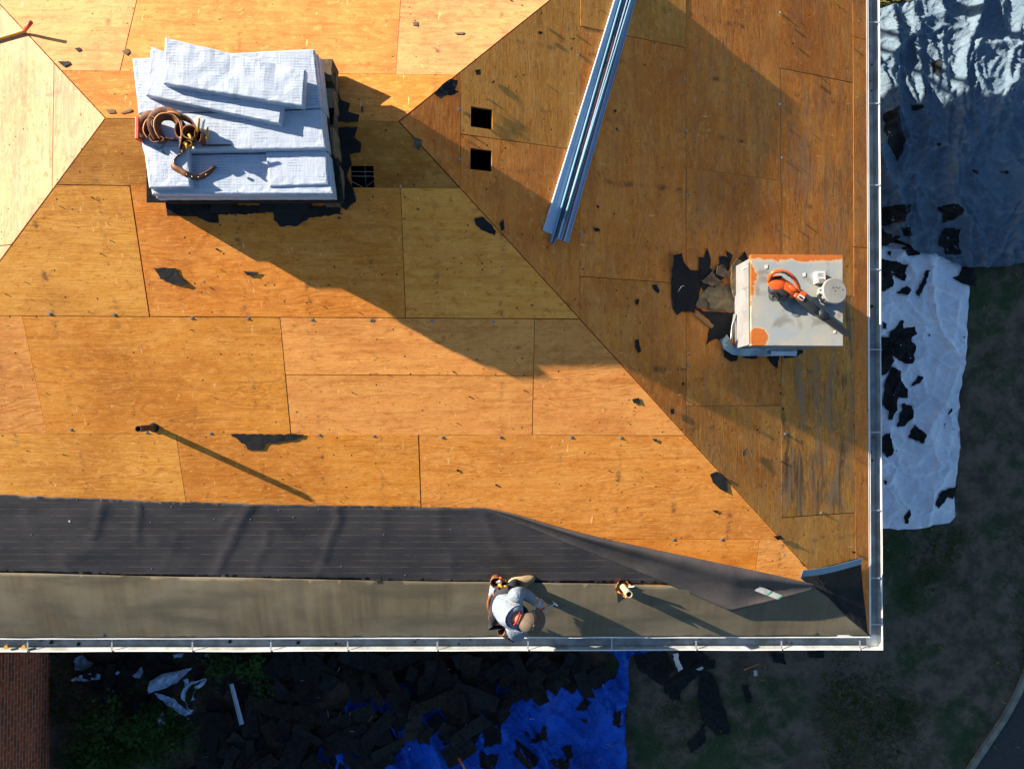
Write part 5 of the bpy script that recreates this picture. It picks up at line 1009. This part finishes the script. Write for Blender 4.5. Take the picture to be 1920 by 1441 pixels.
# ------------------------------------------------------------------ the worker
def PF(px, py, h): return FR.up(h).hit(px, py)
def skin(name, chains, mat, parent, sub=2, base=None):
    """chains: {name: (pos, r)} nodes + edges"""
    nodes, edges = chains; me = bpy.data.meshes.new(name); keys = list(nodes); b0 = wloc(parent) if parent else base
    me.from_pydata([Vector(nodes[k2][0])-b0 for k2 in keys], [(keys.index(a_), keys.index(b_)) for a_, b_ in edges], []); o = bpy.data.objects.new(name, me); C.objects.link(o)
    sk = o.modifiers.new('skin', 'SKIN'); 
    if not me.skin_vertices: me.attributes.new('skin', 'FLOAT_VECTOR', 'POINT')
    for i, k2 in enumerate(keys):
        r_ = nodes[k2][1]; me.skin_vertices[0].data[i].radius = (r_, r_) if not isinstance(r_, tuple) else r_
    me.skin_vertices[0].data[0].use_root = True
    ss = o.modifiers.new('sub', 'SUBSURF'); ss.levels = sub; ss.render_levels = sub
    dg = bpy.context.evaluated_depsgraph_get(); ev = o.evaluated_get(dg); nm = bpy.data.meshes.new_from_object(ev); bpy.data.objects.remove(o)
    nm.materials.clear(); nm.materials.append(mat)
    for p in nm.polygons: p.use_smooth = True
    o = bpy.data.objects.new(name, nm); C.objects.link(o)
    if parent: o.parent = parent
    else: o.location = b0
    return o
pb = PF(948, 1140, 0)
pel = PF(934, 1132, .34); wst = PF(943, 1134, .42); che = PF(957, 1142, .54); upc = PF(964, 1150, .62); nck = PF(971, 1158, .68); hed = PF(992, 1166, .68)
shL = PF(966, 1108, .60); shR = PF(962, 1184, .58); elL = PF(988, 1115, .42); haL = PF(1009, 1131, .24); elR = PF(971, 1194, .40); haR = PF(1006, 1150, .22)
hiL = PF(934, 1117, .34); knL = PF(965, 1100, .34); anL = PF(966, 1093, .06); toL = PF(984, 1088, .03); hiR = PF(928, 1160, .34); knR = PF(962, 1160, .34); anR = PF(940, 1170, .07); toR = PF(965, 1172, .03)
N_b = {'pel': (pel, .13), 'wst': (wst, .10), 'che': (che-Vector((0, 0, .05)), .09), 'upc': (upc-Vector((0, 0, .045)), .05), 'nck': (nck, .06), 'hb': (nck.lerp(hed, .6), .075), 'hed': (hed, .085),
       'shL': (shL, .03), 'elL': (elL, .035), 'wrL': (elL.lerp(haL, .8), .03), 'haL': (haL, .035), 'shR': (shR, .03), 'elR': (elR, .035), 'wrR': (elR.lerp(haR, .8), .03), 'haR': (haR, .035),
       'hiL': (hiL, .085), 'knL': (knL, .062), 'anL': (anL, .042), 'toL': (toL, .032), 'hiR': (hiR, .085), 'knR': (knR, .062), 'anR': (anR, .042), 'toR': (toR, .032)}
E_b = [('pel', 'wst'), ('wst', 'che'), ('che', 'upc'), ('upc', 'nck'), ('nck', 'hb'), ('hb', 'hed'), ('upc', 'shL'), ('shL', 'elL'), ('elL', 'wrL'), ('wrL', 'haL'), ('upc', 'shR'), ('shR', 'elR'), ('elR', 'wrR'), ('wrR', 'haR'), ('pel', 'hiL'), ('hiL', 'knL'), ('knL', 'anL'), ('anL', 'toL'), ('pel', 'hiR'), ('hiR', 'knR'), ('knR', 'anR'), ('anR', 'toR')]
person = skin('person', (N_b, E_b), SKINM, None, 2, pb)
tag(person, 'person crouching at the front eave in blue grey shirt, taupe cap and tool belt', 'person')
PB = person
def sub(nodes, edges, name, mat, s_=2): return skin(name, (nodes, edges), mat, PB, s_)
sub({'che': (che, .145), 'wst': (wst.lerp(pel, .2), .125), 'upc': (upc, .125), 'nb': (upc.lerp(nck, .35), .095), 'shL': (shL, .078), 'elL': (elL, .062), 'cuL': (elL.lerp(haL, .55), .052), 'shR': (shR, .078), 'elR': (elR, .062), 'cuR': (elR.lerp(haR, .4), .052)},
    [('che', 'wst'), ('che', 'upc'), ('upc', 'nb'), ('upc', 'shL'), ('shL', 'elL'), ('elL', 'cuL'), ('upc', 'shR'), ('shR', 'elR'), ('elR', 'cuR')], 'shirt', SHIRT)
sub({'pel': (pel, .15), 'w': (pel.lerp(wst, .5), .14), 'hiL': (hiL, .10), 'knL': (knL, .078), 'anL': (anL, .058), 'hiR': (hiR, .10), 'knR': (knR, .078), 'anR': (anR, .058)}, [('pel', 'w'), ('pel', 'hiL'), ('hiL', 'knL'), ('knL', 'anL'), ('pel', 'hiR'), ('hiR', 'knR'), ('knR', 'anR')], 'trousers', JEANS)
for s1, e1_, h1 in ((shL, elL, haL), (shR, elR, haR)):
    sub({'a': (s1.lerp(upc, .25), .088), 'b': (s1.lerp(e1_, .25), .078), 'c': (s1.lerp(e1_, .7), .068), 'd': (e1_, .066), 'e': (e1_.lerp(h1, .6), .054)}, [('a', 'b'), ('b', 'c'), ('c', 'd'), ('d', 'e')], 'sleeve', SHIRT)
# collar, hair, cap, ears
m = MB(); n3 = (hed-nck).normalized(); a1 = n3.orthogonal().normalized(); a2 = n3.cross(a1); cc = upc.lerp(nck, .62); m.tube([cc+(a1*math.cos(t_)+a2*math.sin(t_))*.086 for t_ in [i*math.pi/10 for i in range(21)]], .010, 8); m.build('collar', REDC, PB, True)
m = MB(); m.ell(hed+Vector((-.01, .0, -.02)), (.088, .082, .10), Euler((0, .35, -.15)), 20, 14); m.build('hair', HAIR, PB, True)
face = hed+Vector((.055, -.005, -.055)); m = MB(); m.ell(face+Vector((.045, 0, -.01)), (.022, .012, .022)); m.build('nose', SKINM, PB, True)
for s_ in (-1, 1):
    m = MB(); m.ell(hed+Vector((-.005, s_*.088, -.03)), (.02, .01, .03)); m.build('ear', SKINM, PB, True)
    m = MB(); m.ell(face+Vector((.03, s_*.03, .01)), (.008, .012, .006)); m.build('eye', DARKIN, PB, True)
cap = MB(); vs = []; fs = []; nr, nc = 8, 24; cm = Euler((0, .40, -.12)).to_matrix()
for j in range(nr+1):
    ph = j/nr*math.pi*.52
    for i in range(nc):
        th = 2*math.pi*i/nc; rr = 1+.02*math.cos(th*6); vs.append(hed+Vector((.0, 0, .004))+cm@Vector((.118*rr*math.sin(ph)*math.cos(th), .106*rr*math.sin(ph)*math.sin(th), .108*math.cos(ph)-.0)))
for j in range(nr):
    for i in range(nc): fs.append((j*nc+i, j*nc+(i+1) % nc, (j+1)*nc+(i+1) % nc, (j+1)*nc+i))
cap.add(vs, fs); brim = []; bf = []
for j in range(5):
    for i in range(13):
        th = (i-6)/6*1.12; r0 = .108+.085*j/4*math.cos(th*.78)**.6; brim.append(hed+cm@Vector((r0*math.cos(th)*1.02, r0*math.sin(th)*.95, .012-.03*(j/4)-.02*abs(math.sin(th))*j/4)))
for j in range(4):
    for i in range(12): bf.append((j*13+i, j*13+i+1, (j+1)*13+i+1, (j+1)*13+i))
cap.add(brim, bf); cap.add([v-Vector((0, 0, .004)) for v in brim], [f_[::-1] for f_ in bf]); co_ = cap.build('cap', CAPM, PB, True)
m = MB(); m.ell(hed+cm@Vector((0, 0, .115)), (.010, .010, .006)); 
for k2 in range(6):
    th = k2*math.pi/3+.5; m.tube([hed+Vector((0, 0, .004))+cm@Vector((.119*math.sin(p_)*math.cos(th), .107*math.sin(p_)*math.sin(th), .109*math.cos(p_))) for p_ in (.1, .4, .8, 1.2, 1.55)], .0022, 5)
m.build('cap_seams', CAPM, PB, True)
# gloves with five fingers, closed on the tool
def glove(p, tgt, side):
    fw = (tgt-p).normalized(); up_ = Vector((0, 0, 1)); sd_ = fw.cross(up_).normalized()*side; up_ = sd_.cross(fw)*side
    nd = {'w': (p-fw*.11, .046), 'a': (p-fw*.02, .050), 'k': (p+fw*.035, .042)}; ed = [('w', 'a'), ('a', 'k')]
    sub(nd, ed, 'glove', GLOVE); 
    for i, l_ in enumerate((.062, .070, .066, .052)):
        o_ = (i-1.5)*.020; b_ = p+fw*.045+sd_*o_; m = MB(); m.tube([b_, b_+fw*l_*.5-up_*.008, b_+fw*l_*.72-up_*.032, b_+fw*l_*.45-up_*.05], [.0125, .0115, .0105, .008], 8); m.build('finger', GLOVE, PB, True)
    b_ = p-sd_*.035; m = MB(); m.tube([b_, b_+fw*.03-sd_*.014-up_*.015, b_+fw*.055-up_*.035], [.014, .012, .009], 8); m.build('thumb', GLOVE, PB, True)
glove(haL, PF(1040, 1140, .12), 1); glove(haR, PF(1030, 1148, .12), -1)
# boots
def boot(an, to, sole):
    d = (to-an); d.z *= .4; d.normalize(); c_ = an.lerp(to, .55); m = MB(); rz = math.atan2(d.y, d.x); m.ell(c_+Vector((0, 0, .005)), (.15, .055, .05), Euler((0, .1, rz)), 18, 10); b_ = m.build('boot', BOOTM, PB, True)
    m = MB(); m.ell(c_-Vector((0, 0, .03)), (.172, .074, .022), Euler((0, .1, rz)), 20, 8); m.build('sole', SOLE, b_, True)
boot(anL, PF(990, 1086, .03), 1); boot(anR, toR, 1)
# tool belt worn round the hips
m = MB(); ctr = pel.lerp(wst, .35); m.tube([ctr+Vector((.12*math.cos(t_), .155*math.sin(t_), .02*math.sin(t_))) for t_ in [i*math.pi/12 for i in range(25)]], .02, 8); m.build('belt', LEATH, PB, True)
def wpouch(px, py, h, rx_, ry_, hh_, mat, nm='pouch'):
    c_ = PF(px, py, h); n = 14; m = MB(); r1 = [(rx_*math.cos(2*math.pi*i/n), ry_*math.sin(2*math.pi*i/n)) for i in range(n)]
    m.add([c_+Vector((x*.8, y*.8, -hh_)) for x, y in r1]+[c_+Vector((x, y, 0)) for x, y in r1]+[c_+Vector((x*.85, y*.85, 0)) for x, y in r1]+[c_+Vector((x*.6, y*.6, -hh_*.7)) for x, y in r1], [(k2*n+i, k2*n+(i+1) % n, (k2+1)*n+(i+1) % n, (k2+1)*n+i) for k2 in range(3) for i in range(n)]+[tuple(range(3*n, 4*n))]); return m.build(nm, mat, PB, True)
wpouch(930, 1092, .36, .065, .055, .2, LEATH); wpouch(945, 1098, .34, .055, .05, .18, TANL); wpouch(925, 1157, .36, .055, .06, .18, LEATH); wpouch(940, 1183, .33, .045, .055, .18, LEATH)
for a0, b0, r_, mt, nm in (((935, 1094, .42), (944, 1102, .44), .016, YELLOW, 'tape_measure'), ((932, 1091, .38), (938, 1089, .47), .014, STEEL, 'steel_tool'), ((942, 1100, .42), (952, 1097, .43), .013, YELLOW, 'yellow_tool'), ((944, 1086, .4), (937, 1082, .42), .011, REDP, 'red_tool'), ((927, 1158, .36), (930, 1153, .40), .016, GALV, 'grey_tool'), ((945, 1193, .34), (964, 1202, .30), .014, BLACKP, 'hammer_handle')):
    m = MB(); m.tube([PF(*a0), PF(*b0)], r_, 8); m.build(nm, mt, PB, True)
m = MB(); m.ribbon([PF(924, 1100, .3), PF(921, 1120, .31), PF(925, 1142, .33)], .10, .02, (.4, 0, 1)); m.build('belt_pad', PLAST, PB)
# the cutting tool in the hands
tool = empty('stapler_hammer', PF(1025, 1142, .10), 'slim bright hammer tacker held in the worker\'s pale gloves', 'hand tool')
m = MB(); m.tube([PF(1004, 1148, .18), PF(1022, 1139, .16)], .013, 8); m.build('grip', REDP, tool, True)
m = MB(); m.ribbon([PF(1020, 1140, .16), PF(1041, 1131, .12)], .03, .014); m.ribbon([PF(1037, 1128, .12), PF(1044, 1133, .10)], .04, .014); m.ribbon([PF(1022, 1147, .12), PF(1030, 1142, .12)], .02, .01); m.build('tool_head', STEEL, tool)
